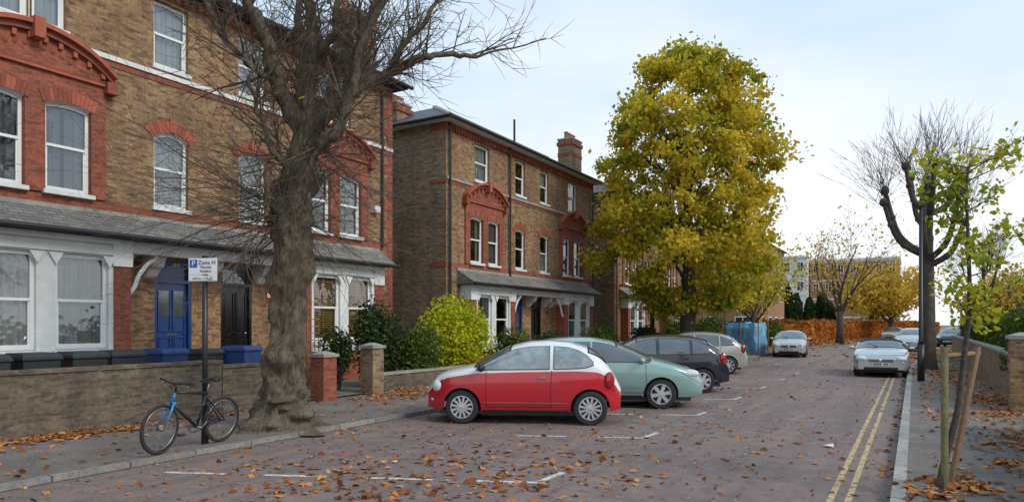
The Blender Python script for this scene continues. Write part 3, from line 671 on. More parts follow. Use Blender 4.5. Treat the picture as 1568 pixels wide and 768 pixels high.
def pollard(loc,H,fork,seed,name='pollarded_bare_tree',twn=22,twl=(1.0,2.2),spreadx=1.0,tr=.2,knobs=7,lr=.45):
    e=empty(name,loc); mb=MB(); rg=random.Random(seed)
    trunk(mb,[(0,0,-.05),(.03,0,fork*.5),(0,.05,fork),(.05,0,fork+1.2),(.0,0,H*.78)],[tr,tr*.85,tr*.75,tr*.5,tr*.35],BARKD,n=20,seed=seed,flare=tr*.5,bump=.08); mkobj(mb,'trunk',e,smooth=True)
    mb=MB(); cf=dict(wob=.05,up=[0,0,.05,.03,0],n=[5,5,4,3,3],mat=BARKD,ch=[0,0,3,2,0],t0=.2,ang=(.2,.5),len=(.35,.6),rr=.6,rmin=.006,end=.4,seg=.35)
    for k in range(knobs):
        a=k*2*math.pi/knobs+rg.uniform(-.4,.4); h0=fork+rg.uniform(-.9,1.4); hr=rg.uniform(.8,1.55)*spreadx; h1=min(H*.84,h0+rg.uniform(1.3,2.6))
        P=sm([Vector((0,0,h0)),Vector((hr*.65*math.cos(a),hr*.65*math.sin(a),h0+(h1-h0)*.3)),Vector((hr*math.cos(a),hr*math.sin(a),h1))],5)
        mb.tube(P,[tr*lr-(tr*.2)*i/(len(P)-1) for i in range(len(P))],8,BARKD); mb.ell(P[-1],(tr*.6,tr*.6,tr*.7),BARKD,8,6)
        for q in (P[4],P[7]): mb.ell(q,(tr*.5,tr*.5,tr*.5),BARKD,8,6)
        twigs(mb,rg,P[-1],twn,twl,.010,(math.cos(a)*.5,math.sin(a)*.5,1.5),cf,.7)
    twigs(mb,rg,(0,0,H*.78),twn,twl,.010,(0,0,1.4),cf,.7)
    mkobj(mb,'limbs_and_twigs',e,smooth=True)
pollard((.42,29.8,.1),9.2,4.5,4,tr=.25,spreadx=1.05,knobs=10,lr=.5,twn=16)
pollard((4.3,60,.1),8.0,4,9,tr=.18)
def opentree(loc,H,spread,seed,nleaf,lm,name,lsize=.2,tr=.25):
    e=empty(name,loc); mb=MB(); rg=random.Random(seed); tips=[]
    cf=dict(wob=.07,up=[.0,.06,.05,.03,0],n=[8,6,4,3],mat=BARKD,ch=[0,5,4,0],t0=.3,ang=(.35,.8),len=(.5,.75),rr=.55,rmin=.012,end=.3,seg=.5)
    mb.tube([(0,0,-.05),(.05,0,H*.15),(0,.05,H*.3)],[tr*1.3,tr,tr*.9],10,BARKD)
    for k in range(9):
        a=k*.7+rg.uniform(-.2,.2); branch(mb,rg,(0,0,H*rg.uniform(.2,.32)),(math.cos(a)*spread,math.sin(a)*spread,rg.uniform(.7,1.6)),H*rg.uniform(.45,.62),tr*.4,1,cf,tips)
    mkobj(mb,'trunk_and_limbs',e,smooth=True)
    pts=[p for t in tips if t[2]>=2 for p in t[3]]
    if nleaf:
        q=np.array([tuple(rg.choice(pts)) for _ in range(nleaf)])+nr.normal(size=(nleaf,3))*.3; leaf_obj('leaves',q,lsize,lm,e)
opentree((-5.6,66,.1),9.8,.9,3,1500,LF_GOLD,'autumn_tree',.22,.28)
opentree((-2.4,92,.1),7.6,1.1,6,6500,LF_GOLD,'autumn_tree',.34,.25)
opentree((-4.6,100,.1),7.2,1.1,16,5500,LF_GOLD,'autumn_tree',.34,.25)
opentree((8.6,86,.1),6.8,.8,26,700,LF_GOLD,'autumn_tree',.28,.2)
opentree((11,100,.1),7.5,.9,36,3500,LF_GOLD,'autumn_tree',.33,.22)
opentree((8.0,110,.1),7.0,1.0,37,3500,LF_GOLD,'autumn_tree',.33,.22)
opentree((-10.3,53,.1),7,1.0,46,2500,LF_LIME,'autumn_tree',.25,.2)

def shrub(name,c,r,n,size,mat,seed,lumps=9):
    rr=np.random.RandomState(seed); out=[]
    for i in range(lumps):
        v=rr.normal(size=3); v/=np.linalg.norm(v); q=np.array(c)+v*np.array(r)*.55*rr.rand()**.4
        k=n//lumps; d=rr.normal(size=(k,3)); d/=np.linalg.norm(d,axis=1)[:,None]
        out.append(q+d*np.array(r)*.55*(.5+.6*rr.rand(k,1)))
    P=np.concatenate(out); P[:,2]=np.maximum(P[:,2],.12)
    e=empty(name,(0,0,0)); leaf_obj('leaves',P,size,mat,e)
    b=MB(); rg=random.Random(seed)
    for i in range(9):
        a=rg.random()*6.28; rr2=rg.uniform(.3,.9); b.tube([(c[0]+.1*math.cos(a),c[1]+.1*math.sin(a),.1),(c[0]+r[0]*rr2*.7*math.cos(a),c[1]+r[1]*rr2*.7*math.sin(a),c[2]),(c[0]+r[0]*rr2*math.cos(a),c[1]+r[1]*rr2*math.sin(a),c[2]+r[2]*1.05*(1.15-rr2*.6))],[.03,.012,.005],5,BARKD)
    mkobj(b,'stems',e)
shrub('yellow_green_shrub',(-12.4,17.4,1.35),(1.1,1.8,1.5),13000,.095,LF_YSHRUB,1,18)
shrub('dark_green_shrub',(-12.5,14.2,1.25),(.75,1.0,1.4),6500,.09,LF_DARK,2,12)
shrub('dark_green_shrub',(-12.1,15.2,1.0),(.7,.8,1.0),4000,.09,LF_GREEN,12,9)
shrub('dark_green_shrub',(-12.8,12.9,1.0),(.5,.5,.8),2200,.08,LF_DARK,3,7)
shrub('garden_shrub',(-12.6,21.5,.9),(.8,1.6,.9),3500,.1,LF_GREEN,4)
shrub('garden_shrub',(-12.5,24.5,.8),(.8,1.4,.7),3000,.1,LF_DARK,5)
shrub('garden_shrub',(-12.7,29.5,1.0),(.8,2.2,.9),3500,.1,LF_GREEN,6)
shrub('garden_shrub',(-12.5,35.5,.9),(.8,2.0,.8),3000,.12,LF_DARK,7)
shrub('garden_shrub',(-12.4,41,1.2),(1,2.6,1.2),4000,.13,LF_GREEN,8)
shrub('garden_shrub',(-12.0,47,1.3),(1.3,2.6,1.4),4000,.14,LF_GREEN,9)
shrub('garden_shrub',(-9.6,55,1.1),(1.3,3,1.2),3500,.15,LF_GREEN,19)
def hedge(name,pts,w,h,n,size,mat,seed):
    rr=np.random.RandomState(seed); pts=np.array(pts,float); seg=np.linalg.norm(np.diff(pts,axis=0),axis=1); cum=np.r_[0,np.cumsum(seg)]
    s=rr.rand(n)*cum[-1]; x=np.interp(s,cum,pts[:,0]); y=np.interp(s,cum,pts[:,1])
    top=rr.rand(n)<.4; hh=h*(1+.06*np.sin(s*1.7)+.05*np.sin(s*.6))
    z=np.where(top,hh+rr.normal(size=n)*.06,.1+rr.rand(n)*hh); xo=np.where(top,(rr.rand(n)-.5)*w,np.sign(rr.rand(n)-.5)*w*.5+rr.normal(size=n)*.06)
    e=empty(name); leaf_obj('leaves',np.stack([x+xo,y+rr.normal(size=n)*.1,z],1),size,mat,e)
    b=MB()
    for i in range(len(pts)-1):
        a,c=pts[i],pts[i+1]; b.add([(a[0]-w*.4,a[1],.1),(a[0]+w*.4,a[1],.1),(c[0]+w*.4,c[1],.1),(c[0]-w*.4,c[1],.1),(a[0]-w*.4,a[1],h*.92),(a[0]+w*.4,a[1],h*.92),(c[0]+w*.4,c[1],h*.92),(c[0]-w*.4,c[1],h*.92)],[(0,1,2,3),(4,5,6,7),(0,1,5,4),(1,2,6,5),(2,3,7,6),(3,0,4,7)],mat)
    mkobj(b,'hedge_core',e)
hedge('copper_beech_hedge',[(-14,66),(-9.5,70),(-6,88),(-2.2,112),(3,135)],1.4,1.95,16000,.24,LF_ORANGE,1)
hedge('green_hedge',[(2.7,17.4),(2.7,44)],1.1,1.9,16000,.11,LF_GREEN,2)
hedge('green_hedge',[(5.5,45),(9,66),(14,95)],1.5,2.6,8000,.22,LF_GREEN,3)
hedge('green_hedge',[(-11.9,52.5),(-11.2,63)],1.2,1.7,5000,.16,LF_GREEN,4)
for i,(x,y,h) in enumerate([(-16.5,100,6.0),(-15,101,6.6),(-13.7,99,5.6),(-12.2,100,5.0),(-11.0,102,5.6),(-9.9,101,4.6),(-18,99,5.6)]):
    rr=np.random.RandomState(i+50); n=2600; t=rr.rand(n)**.8; a=rr.rand(n)*6.28; w=1.05*(1-t)**.6+.08
    P=np.stack([x+w*np.cos(a)*(.8+.3*rr.rand(n)),y+w*np.sin(a)*(.8+.3*rr.rand(n)),.3+t*h],1); e=empty('cypress_tree'); leaf_obj('foliage',P,.35,LF_DARK,e)
    b=MB(); b.tube([(x,y,0),(x,y,h)],[.5,.05],8,BARKD); mkobj(b,'trunk',e)
shrub('tall_garden_tree_foliage',(4.2,23,2.0),(1.3,3.5,1.6),6000,.14,LF_GREEN,33,14)
shrub('ivy_on_wall',(2.0,19.0,.95),(.35,1.2,.6),2500,.08,LF_GREEN,34,10)

# --- young staked street tree
e=empty('young_staked_tree',(.27,8.35,.1)); mb=MB(); rg=random.Random(8)
P=sm([L3(-.06,-.02,0),L3(.05,.35,.05),L3(.2,.8,.1),L3(.34,1.4,.2),L3(.39,1.9,.2),L3(.38,2.5,.2),L3(.36,3.0,.2),L3(.37,3.35,.2)],4)
mb.tube(P,[.04-.031*i/(len(P)-1) for i in range(len(P))],8,BARKD); tips=[]
cfy=dict(wob=.08,up=[0,.02,.05,.03],n=[5,5,4,3],mat=BARKD,ch=[0,3,2,0],t0=.25,ang=(.4,.9),len=(.4,.65),rr=.6,rmin=.003,end=.4,seg=.14)
for k in range(28):
    i=rg.randrange(int(len(P)*.5),len(P)); a=rg.random()*6.28; branch(mb,rg,P[i],(math.cos(a)+.35,math.sin(a)+.2,rg.uniform(.1,.9)),rg.uniform(.28,.62),.008,1,cfy,tips)
mkobj(mb,'trunk_and_limbs',e,smooth=True)
pts=[p for t in tips for p in t[3][1:]]
q=np.array([tuple(rg.choice(pts)) for _ in range(1500)])+nr.normal(size=(1500,3))*.05
leaf_obj('leaves',q,.066,LF_YOUNG,e)
b=MB(); b.tube([L3(0,-.05),L3(0,1.46)],.034,8,WOODG); b.tube([L3(.15,-.05,.15),L3(.58,1.45,.35)],.032,8,WOOD)
b.tube([L3(-.04,1.36,.04),L3(.62,1.38,.39)],.026,6,WOOD); b.tube([L3(.0,1.30,.0),L3(.34,1.33,.22)],.012,6,RUBBER)
mkobj(b,'stakes',e)

# ------------------------------------------------------------ fallen leaves
P=[]
def scat(x0,x1,y0,y1,n,clump=0,ss=(.12,.4)):
    if clump:
        for i in range(clump):
            cx,cy=nr.uniform(x0,x1),nr.uniform(y0,y1); k=n//clump; s=nr.uniform(*ss)
            for _ in range(k): P.append((cx+nr.normal()*s,cy+nr.normal()*s))
    else:
        for _ in range(n): P.append((nr.uniform(x0,x1),nr.uniform(y0,y1)))
scat(-8.3,-2.5,2.5,9,330); scat(-6.4,-3.4,5.2,7.6,340,26,(.2,.6)); scat(-7.2,-5.5,5.0,6.6,80,9)
scat(-8.4,-3,8,20,330); scat(-3,-.3,4,40,200); scat(-11.4,-8.5,2,20,260); scat(-3.5,-.3,8.5,12.5,70)
scat(-11.48,-11.0,1,9,600); scat(-11.5,-10.9,3.0,6.5,700,14,(.1,.25)); scat(-11.3,-10.2,11.5,18,800,26); scat(-11.5,-11,13,18,400)
scat(.9,1.75,6,20,900,26,(.1,.35)); scat(.1,1.75,5,32,650); scat(.4,1.8,15,30,800,26); scat(.1,.55,7.9,8.9,240,6,(.1,.2)); scat(-.35,-.2,9,26,110)
scat(-11,-8.5,26,60,1500); scat(-8.2,-6.5,26,60,450); scat(-.2,2,26,50,900); scat(-7,0,25,60,260)
for _ in range(6500):
    y=nr.uniform(48,115); P.append((XL(y)-nr.rand()**1.1*6+.4,y))
for _ in range(1200):
    y=nr.uniform(40,90); P.append((XR(y)+nr.uniform(-.5,2.2),y))
def place(P):
    Q=[]
    for x,y in P:
        xl_,xr_=XL(y),XR(y)
        z=.010 if xl_<x<xr_ else (.095 if x<xl_ else .118)
        if x>1.74 and y<44: continue
        if x<-11.48 and y<52: continue
        Q.append((x,y,z+nr.rand()*.012))
    return np.array(Q)
Q=place(P); far=Q[:,1]>40
leaf_obj('fallen_leaves',Q[~far],.082,LF_FALL,flat=True,aspect=.85); leaf_obj('fallen_leaves',Q[far],.18,LF_FALL,flat=True,aspect=.9)
P=[]; scat(-8.4,-.3,3,14,2200); scat(-8.4,-.3,14,40,2200); scat(-11.4,-8.5,2,20,1100); scat(.1,1.75,5,30,1500)
leaf_obj('leaf_fragments',place(P),.034,LF_FALL,flat=True,aspect=.8)
b=MB(); b.add([(-1.15,11.0,.02),(-1.02,11.03,.05),(-1.0,10.9,.02),(-1.12,10.88,.04)],[(0,1,2,3)],SIGNW); b.add([(-5.9,6.9,.012),(-5.8,6.95,.02),(-5.77,6.87,.012)],[(0,1,2)],SIGNW); mkobj(b,'paper_litter')

# ------------------------------------------------------------ cars
def smooth_prof(cp,x0,x1,sig=.05):
    cp=sorted(cp); X=np.linspace(x0,x1,600); Z=np.interp(X,[c[0] for c in cp],[c[1] for c in cp])
    k=np.exp(-.5*(np.arange(-60,61)*(X[1]-X[0])/sig)**2); k/=k.sum(); Zp=np.pad(Z,60,mode='edge'); S=np.convolve(Zp,k,'valid')
    return lambda x: float(np.interp(x,X,S))
FIAT=dict(x0=-1.69,x1=1.82,W=.815,wb=2.30,r=.30,sill=.225,e=.62,p=5,
 top=[(1.82,.60),(1.79,.74),(1.70,.85),(1.50,.945),(1.15,1.02),(.92,1.07),(.6,1.25),(.3,1.40),(0,1.475),(-.4,1.50),(-.8,1.465),(-1.1,1.385),(-1.33,1.24),(-1.48,1.06),(-1.58,.90),(-1.66,.78),(-1.69,.60)],
 belt=[(1.82,.50),(1.7,.70),(1.4,.83),(.9,.91),(0,.94),(-.9,.96),(-1.3,.94),(-1.55,.80),(-1.69,.52)],
 win=[([.88,.70,.46,.2,-.08,-.42],[.97,.975,.98,.985,.99,.995],[.985,1.09,1.22,1.33,1.375,1.385]),([-.51,-.75,-.95,-1.10,-1.20],[.998,1.002,1.01,1.025,1.07],[1.382,1.365,1.31,1.22,1.10])],
 ws=(.90,.30,.88,.80),rw=(-1.42,-1.12,.66,.74),hl=(1.60,.575,.67,.13,.115,.125),mir=.78,doors=[.70,-.46],tl=(-1.49,.675,.80,.09,.06,.15),fog=.66)
HATCH=dict(x0=-2.02,x1=2.18,W=.87,wb=2.60,r=.315,sill=.25,e=.70,p=6,
 top=[(2.18,.58),(2.14,.72),(2.0,.83),(1.6,.95),(1.25,1.04),(1.1,1.08),(.65,1.29),(.3,1.43),(-.1,1.50),(-.6,1.515),(-1.1,1.47),(-1.45,1.38),(-1.75,1.14),(-1.9,1.0),(-1.98,.85),(-2.02,.6)],
 belt=[(2.18,.50),(2.0,.70),(1.6,.83),(1.05,.92),(0,.96),(-1,.99),(-1.6,.98),(-1.9,.82),(-2.02,.55)],
 win=[([1.05,.8,.5,.25,0,-.12],[.98,.985,.99,.99,1.0,1.0],[1.0,1.12,1.25,1.34,1.385,1.39]),([-.2,-.5,-.85,-.98],[1.0,1.005,1.01,1.01],[1.393,1.393,1.37,1.355]),([-1.05,-1.25,-1.45,-1.55],[1.02,1.025,1.04,1.07],[1.345,1.30,1.2,1.12])],
 ws=(1.07,.38,.9,.82),rw=(-1.78,-1.47,.72,.76),hl=(1.88,.60,.74,.24,.17,.10),mir=.9,doors=[.98,-.16,-1.02],tl=(-1.84,.70,.90,.09,.07,.16),fog=.6)
SALOON=dict(x0=-2.25,x1=2.25,W=.875,wb=2.72,r=.315,sill=.22,e=.78,p=7,
 top=[(2.25,.62),(2.21,.74),(2.05,.82),(1.6,.92),(1.1,.98),(.95,1.0),(.5,1.22),(.15,1.37),(-.2,1.42),(-.7,1.40),(-1.1,1.28),(-1.5,1.08),(-1.65,1.02),(-2.0,1.0),(-2.18,.94),(-2.25,.7)],
 belt=[(2.25,.52),(2.05,.69),(1.6,.82),(.95,.88),(0,.92),(-1,.94),(-1.7,.92),(-2.1,.85),(-2.25,.6)],
 win=[([.9,.65,.4,.15,-.1],[.93,.94,.945,.95,.95],[.95,1.08,1.2,1.27,1.3]),([-.18,-.5,-.8,-1.05],[.95,.955,.96,.97],[1.305,1.3,1.25,1.12])],
 ws=(.93,.22,.9,.82),rw=(-1.5,-.98,.82,.74),hl=(2.12,.60,.66,.14,.17,.10),mir=.8,doors=[.85,-.14,-1.15],tl=(-2.12,.66,.8,.1,.12,.1),fog=.6)
ROAD_=dict(SALOON); ROAD_.update(x0=-1.98,x1=2.02,wb=2.4,W=.86,
 top=[(2.02,.58),(1.98,.68),(1.8,.78),(1.3,.89),(.75,.95),(.6,.97),(.3,1.12),(.0,1.25),(-.3,1.29),(-.7,1.24),(-1.1,1.05),(-1.25,.98),(-1.7,.94),(-1.92,.85),(-1.98,.65)],
 belt=[(2.02,.50),(1.8,.66),(1.3,.78),(.6,.85),(0,.87),(-1,.88),(-1.7,.84),(-1.98,.58)],
 win=[([.58,.4,.1,-.2,-.5],[.89,.895,.9,.9,.9],[.9,.99,1.11,1.17,1.17])],
 ws=(.6,.14,.92,.88),rw=(-1.1,-.85,.6,.6),hl=(1.90,.58,.62,.15,.19,.10),mir=.5,doors=[.6,-.6],tl=(-1.86,.66,.72,.1,.12,.08))
def car(name,pos,head,K,paint,paint2=None,roofm=None,spokes=8,plate_f=PLATEW,grille='slot',gl=None):
    gl=gl or CARGL
    e=empty(name,(pos[0],pos[1],0),(0,0,math.atan2(head[1],head[0])))
    zt=smooth_prof(K['top'],K['x0'],K['x1'],.05); zb_=smooth_prof(K['belt'],K['x0'],K['x1'],.06)
    zb=lambda x: min(zb_(x),zt(x)-.03)
    xm=(K['x0']+K['x1'])/2; Lh=(K['x1']-K['x0'])/2
    W=lambda x: K['W']*(1-(abs(x-xm)/Lh)**K['p']*(1-K['e']))
    ny,nz=3.0,2.2; Ra=K['r']+.05; xw=[K['wb']/2,-K['wb']/2]; sill=K['sill']
    def f(x,z):
        t=(z-sill)/(zb(x)-sill); return W(x)*(1-.15*(t-.62)**2-(.03 if t<.25 else 0)*(1-t/.25))
    def wside(x,z):
        if z<=zb(x): return f(x,z)
        q=(z-zb(x))/(zt(x)-zb(x)); q=min(q,.999); return f(x,zb(x))*(1-q**nz)**(1/ny)
    def zl(x):
        z=sill+ (.05*max(0,(abs(x-xm)/Lh-.86)/.14))
        for w in xw:
            if abs(x-w)<Ra: z=max(z,K['r']+math.sqrt(Ra*Ra-(x-w)**2))
        return z
    xs=set(np.linspace(K['x0'],K['x1'],80).tolist())
    for w in xw:
        for a in np.linspace(0,math.pi,26): xs.add(w+Ra*math.cos(a)*.9999)
        xs.add(w+Ra+.001); xs.add(w-Ra-.001)
    for q in (.01,.02,.035): xs.add(K['x0']+q); xs.add(K['x1']-q)
    xs=sorted(xs); NL=9; NU=12; rings=[]
    for x in xs:
        a=zl(x); b=zb(x); half=[]
        for j in range(NL+1):
            z=a+(b-a)*j/NL; half.append((f(x,z),z))
        wb=f(x,b)
        for j in range(1,NU+1):
            t=math.pi/2*j/NU; half.append((wb*max(0,math.cos(t))**(2/ny),b+(zt(x)-b)*math.sin(t)**(2/nz)))
        rings.append([(x,-y,z) for y,z in half]+[(x,y,z) for y,z in half[:-1][::-1]])
    n=len(rings[0]); B=MB(); B.v=[p for r_ in rings for p in r_]
    pa=B.mi(paint); pb=B.mi(paint2 or paint); pr=B.mi(roofm or paint)
    for i in range(len(rings)-1):
        x=(xs[i]+xs[i+1])/2
        for k in range(n-1):
            B.f.append((i*n+k,(i+1)*n+k,(i+1)*n+k+1,i*n+k+1))
            upper = NL<=k<n-1-NL; m=pa
            if upper: m=pb
            if upper and roofm and K['rw'][0]-.15<x<K['ws'][1]+.16: m=pr
            B.m.append(m)
    mkobj(B,'body',e,smooth=True)
    C=MB()
    for r_ in (rings[0],rings[-1]): C.add(r_,[tuple(range(n))],paint)
    mkobj(C,'end_panels',e)
    D_=MB()
    D_.box(K['x0']+.25,K['x1']-.25,-K['W']*.82,K['W']*.82,.17,.24,BLKPL)
    D_.box(K['x0']+.35,K['x1']-.35,-K['W']*.70,K['W']*.70,.2,.8*zb(0),BLKPL)  # added black filler box, stands in for shade inside the wheel arches
    for w in xw:
        for sg in (-1,1):
            pr_=[]
            for a in np.linspace(.02,math.pi-.02,22):
                x=w+Ra*math.cos(a); z=max(K['r']+Ra*math.sin(a),sill)
                pr_.append((x,sg*(f(x,max(z,sill))-.012),z))
            D_.tube(pr_,.010,5,BLKPL)
    def ribbon(pts,w,mat,off=.003):
        for sg in (-1,1):
            for (xa,za),(xb,zb2) in zip(pts[:-1],pts[1:]):
                N=6
                for i in range(N):
                    p=(xa+(xb-xa)*i/N,za+(zb2-za)*i/N); q=(xa+(xb-xa)*(i+1)/N,za+(zb2-za)*(i+1)/N)
                    dx,dz=q[0]-p[0],q[1]-p[1]; l_=math.hypot(dx,dz) or 1; nx,nz_=-dz/l_*w/2,dx/l_*w/2
                    c=[(p[0]-nx,p[1]-nz_),(q[0]-nx,q[1]-nz_),(q[0]+nx,q[1]+nz_),(p[0]+nx,p[1]+nz_)]
                    D_.add([(a,sg*(wside(a,b)+off),b) for a,b in c],[(0,1,2,3)],mat)
    G=MB()
    def sidewin(xl_,lo,hi,mat,off):
        xo=np.argsort(xl_); X=np.array(xl_)[xo]; LO=np.array(lo)[xo]; HI=np.array(hi)[xo]; nx=16; nz_=6
        for sg in (-1,1):
            vs=[]
            for i in range(nx+1):
                x=X[0]+(X[-1]-X[0])*i/nx; a=np.interp(x,X,LO); b=min(np.interp(x,X,HI),zt(x)-.03)
                for j in range(nz_+1):
                    z=a+(b-a)*j/nz_; vs.append((x,sg*(wside(x,z)+off),z+off*.6))
            G.add(vs,[(i*(nz_+1)+j,(i+1)*(nz_+1)+j,(i+1)*(nz_+1)+j+1,i*(nz_+1)+j+1) for i in range(nx) for j in range(nz_)],mat)
    for (a,b,c) in K['win']:
        b2=[q-.012 for q in b]; c2=[q+.012 for q in c]; a2=list(a); a2[0]+=.013; a2[-1]-=.013
        sidewin(a2,b2,c2,BLKPL,.004); sidewin(a,b,c,gl,.008)
    def topglass(xa,xb,fa,fb,sgn,mat,off):
        nx,nyy=12,16; vs=[]
        for i in range(nx+1):
            x=xa+(xb-xa)*i/nx; fr=fa+(fb-fa)*i/nx; w=f(x,zb(x))
            for j in range(nyy+1):
                y=w*fr*(-1+2*j/nyy); q=(1-min(.999,abs(y/w))**ny)**(1/nz); vs.append((x+sgn*off,y,zb(x)+(zt(x)-zb(x))*q+off))
        G.add(vs,[(i*(nyy+1)+j,(i+1)*(nyy+1)+j,(i+1)*(nyy+1)+j+1,i*(nyy+1)+j+1) for i in range(nx) for j in range(nyy)],mat)
    a,b,c,d=K['ws']; topglass(a+.03,b-.03,c+.02,d+.02,1,BLKPL,.005); topglass(a,b,c,d,1,CARGL,.010)
    a,b,c,d=K['rw']; topglass(a-.02,b+.02,c+.03,d+.03,-1,BLKPL,.005); topglass(a,b,c,d,-1,CARGL,.010)
    mkobj(G,'glazing',e,smooth=True)
    dz=K['doors']
    for i,x in enumerate(dz):
        z1=zb(x)+.02
        ribbon([(x,sill+.09),(x+.01,.6),(x-.01 if i else x,z1)],.010,BLKPL)
    ribbon([(dz[0],sill+.09),(dz[-1],sill+.09)],.009,BLKPL)
    for i in range(1,len(dz)):
        hx=dz[i]+.14; hz=zb(hx)-.10
        for sg in (-1,1): D_.box(hx-.07,hx+.07,sg*(wside(hx,hz)+.0),sg*(wside(hx,hz)+.03),hz-.014,hz+.014,CHROME if K is FIAT else paint)
    if K is not FIAT: ribbon([(K['wb']/2-Ra-.05,sill+.22),(-K['wb']/2+Ra+.05,sill+.22)],.03,paint,.012)
    else: ribbon([(K['wb']/2-Ra-.05,sill+.17),(-K['wb']/2+Ra+.05,sill+.17)],.014,CHROME,.006)
    ribbon([(K['wb']/2-Ra-.02,sill+.015),(-K['wb']/2+Ra+.02,sill+.015)],.04,BLKPL,.002)
    ribbon([(K['x1']-.10,zb(K['x1']-.1)-.05),(K['wb']/2+Ra+.02,zb(K['wb']/2)-.08)],.008,BLKPL)
    ribbon([(K['x0']+.10,zb(K['x0']+.1)-.12),(-K['wb']/2-Ra-.02,zb(-K['wb']/2)-.28)],.008,BLKPL)
    mx=K['mir']; mz=zb(mx)+.10
    for sg in (-1,1):
        D_.ell((mx,sg*(K['W']+.07),mz),(.07,.10,.065),BLKPL if K is FIAT else paint,12,8); D_.tube([(mx,sg*(K['W']-.06),mz-.06),(mx,sg*(K['W']+.03),mz-.03)],.02,6,BLKPL)
    hx,hy,hz,rx,ry,rz=K['hl']
    Lt=MB()
    for sg in (-1,1):
        Lt.ell((hx,sg*hy,hz),(rx,ry,rz),HEADL,16,10)
        Lt.ell((hx+rx*.4,sg*hy,hz),(rx*.62,ry*.5,rz*.6),CHROME,12,8)
        tx,ty,tz,ax,ay,az=K['tl']; Lt.ell((tx,sg*ty,tz),(ax,ay,az),TAILL,14,10)
        Lt.ell((K['x1']-.13,sg*K['W']*K['fog'],.42),(.08,.06,.045),HEADL,10,6)
    xf=K['x1']
    if grille=='slot':
        Lt.box(xf-.02,xf+.012,-.36,.36,.28,.385,BLKPL); Lt.box(xf-.05,xf+.008,-.22,.22,.535,.565,BLKPL)
    else:
        Lt.box(xf-.05,xf+.02,-.36,.36,.52,zt(xf)-.01,BLKPL)
        for k in range(4): Lt.box(xf+.02,xf+.03,-.35,.35,.53+k*.022,.537+k*.022,CHROME)
        Lt.box(xf-.02,xf+.035,-.38,.38,zt(xf)-.02,zt(xf)+.005,CHROME); Lt.ell((xf+.04,0,.58),(.012,.055,.055),CHROME,14,8)
        Lt.box(xf-.02,xf+.012,-.5,.5,.27,.35,BLKPL)
    Lt.box(xf+.013,xf+.026,-.26,.26,.40,.50,plate_f)
    for k in range(7):
        if k!=4: Lt.box(xf+.0265,xf+.029,-.22+k*.063,-.18+k*.063,.42,.48,BLKPL)
    xb=K['x0']; Lt.box(xb-.02,xb-.006,-.26,.26,.46,.56,PLATEY); Lt.box(xb-.012,xb+.02,-.4,.4,.28,.36,BLKPL)
    mkobj(Lt,'lights_and_plates',e,smooth=False)
    D_.tube([(K['ws'][0]+.02,-.1,zt(K['ws'][0]+.02)+.02),(K['ws'][0]-.28,-.5*K['W'],zt(K['ws'][0]-.28)+.0)],.008,5,BLKPL)
    mkobj(D_,'trim_and_underbody',e)
    r=K['r']
    for i,w in enumerate(xw):
        for sg in (-1,1):
            Wh=MB(); yo=K['W']-.035; c=(w,sg*(yo-.1),r); h=.1*sg
            Wh.lathe([(r*.66,-h*.9),(r*.93,-h),(r,-h*.7),(r,h*.7),(r*.93,h),(r*.70,h*1.02),(r*.66,h*.8)],c,40,RUBBER,closed=True)
            Wh.lathe([(r*.67,h*.2),(r*.70,h*.95),(r*.64,h*.98),(r*.60,h*.5)],c,40,RIM,closed=True)
            Wh.lathe([(r*.62,h*.25),(.001,h*.25)],c,30,BLKPL)
            Wh.lathe([(.001,h*.95),(r*.16,h*.9),(r*.2,h*.5)],c,20,RIM)
            for k in range(spokes):
                a=2*math.pi*k/spokes+.2; ca,sa=math.cos(a),math.sin(a); wd=r*(.07 if spokes>7 else .13)
                def pt(rr,t,hh): return (c[0]+rr*ca-t*sa,c[1]+hh,c[2]+rr*sa+t*ca)
                v=[pt(r*.1,-wd*.8,h*.9),pt(r*.66,-wd,h*.85),pt(r*.66,wd,h*.85),pt(r*.1,wd*.8,h*.9),pt(r*.1,-wd*.8,h*.4),pt(r*.66,-wd,h*.4),pt(r*.66,wd,h*.4),pt(r*.1,wd*.8,h*.4)]
                Wh.add(v,[(0,1,2,3),(0,1,5,4),(3,2,6,7)],RIM)
            mkobj(Wh,'wheel',e)
    return e
def cpaint(name,c,metal=.0,rough=.3): return M(name,c,rough,metal=metal,var=.02,coat=1.0)
RED=cpaint('car_paint_red',(.52,.010,.022)); CWH=cpaint('car_paint_white',(.76,.76,.75)); TEAL=cpaint('car_paint_pale_green',(.29,.44,.40),.3)
NAVY=cpaint('car_paint_black',(.012,.014,.024)); SILV=cpaint('car_paint_silver',(.54,.54,.53),.5,.32); GOLD=cpaint('car_paint_pale_gold',(.50,.48,.43),.45,.32)
SOFT=M('soft_top_fabric',(.02,.024,.03),.9)
PALEGL=M('car_glass_painted_reflection',(.22,.26,.26),.05,var=.45,scale=1.3,fine=5,spec=1.0,coat=.8)  # pale mottled base colour paints sky reflections onto the side glass
dd=(-.91,-.414)
car('parked_small_hatchback_car',(-6.29,11.35),dd,FIAT,RED,CWH,spokes=12,gl=PALEGL)
car('parked_hatchback_car',(-6.12,14.25),(.91,.414),HATCH,TEAL,spokes=6)
car('parked_hatchback_car',(-6.25,18.0),dd,HATCH,NAVY,spokes=7)
car('parked_hatchback_car',(-7.2,25.0),dd,HATCH,GOLD,spokes=9)
car('parked_saloon_car',(-5.95,40.9),(.10,-1),SALOON,SILV,spokes=7,grille='merc')
car('parked_convertible_car',(-1.02,27.9),(.03,-1),ROAD_,SILV,roofm=SOFT,spokes=7,grille='merc')
car('parked_hatchback_car',(-.15,53),(-.1,-1),HATCH,SILV,spokes=7)
car('parked_hatchback_car',(2.6,64),(-.2,-1),HATCH,NAVY,spokes=7)
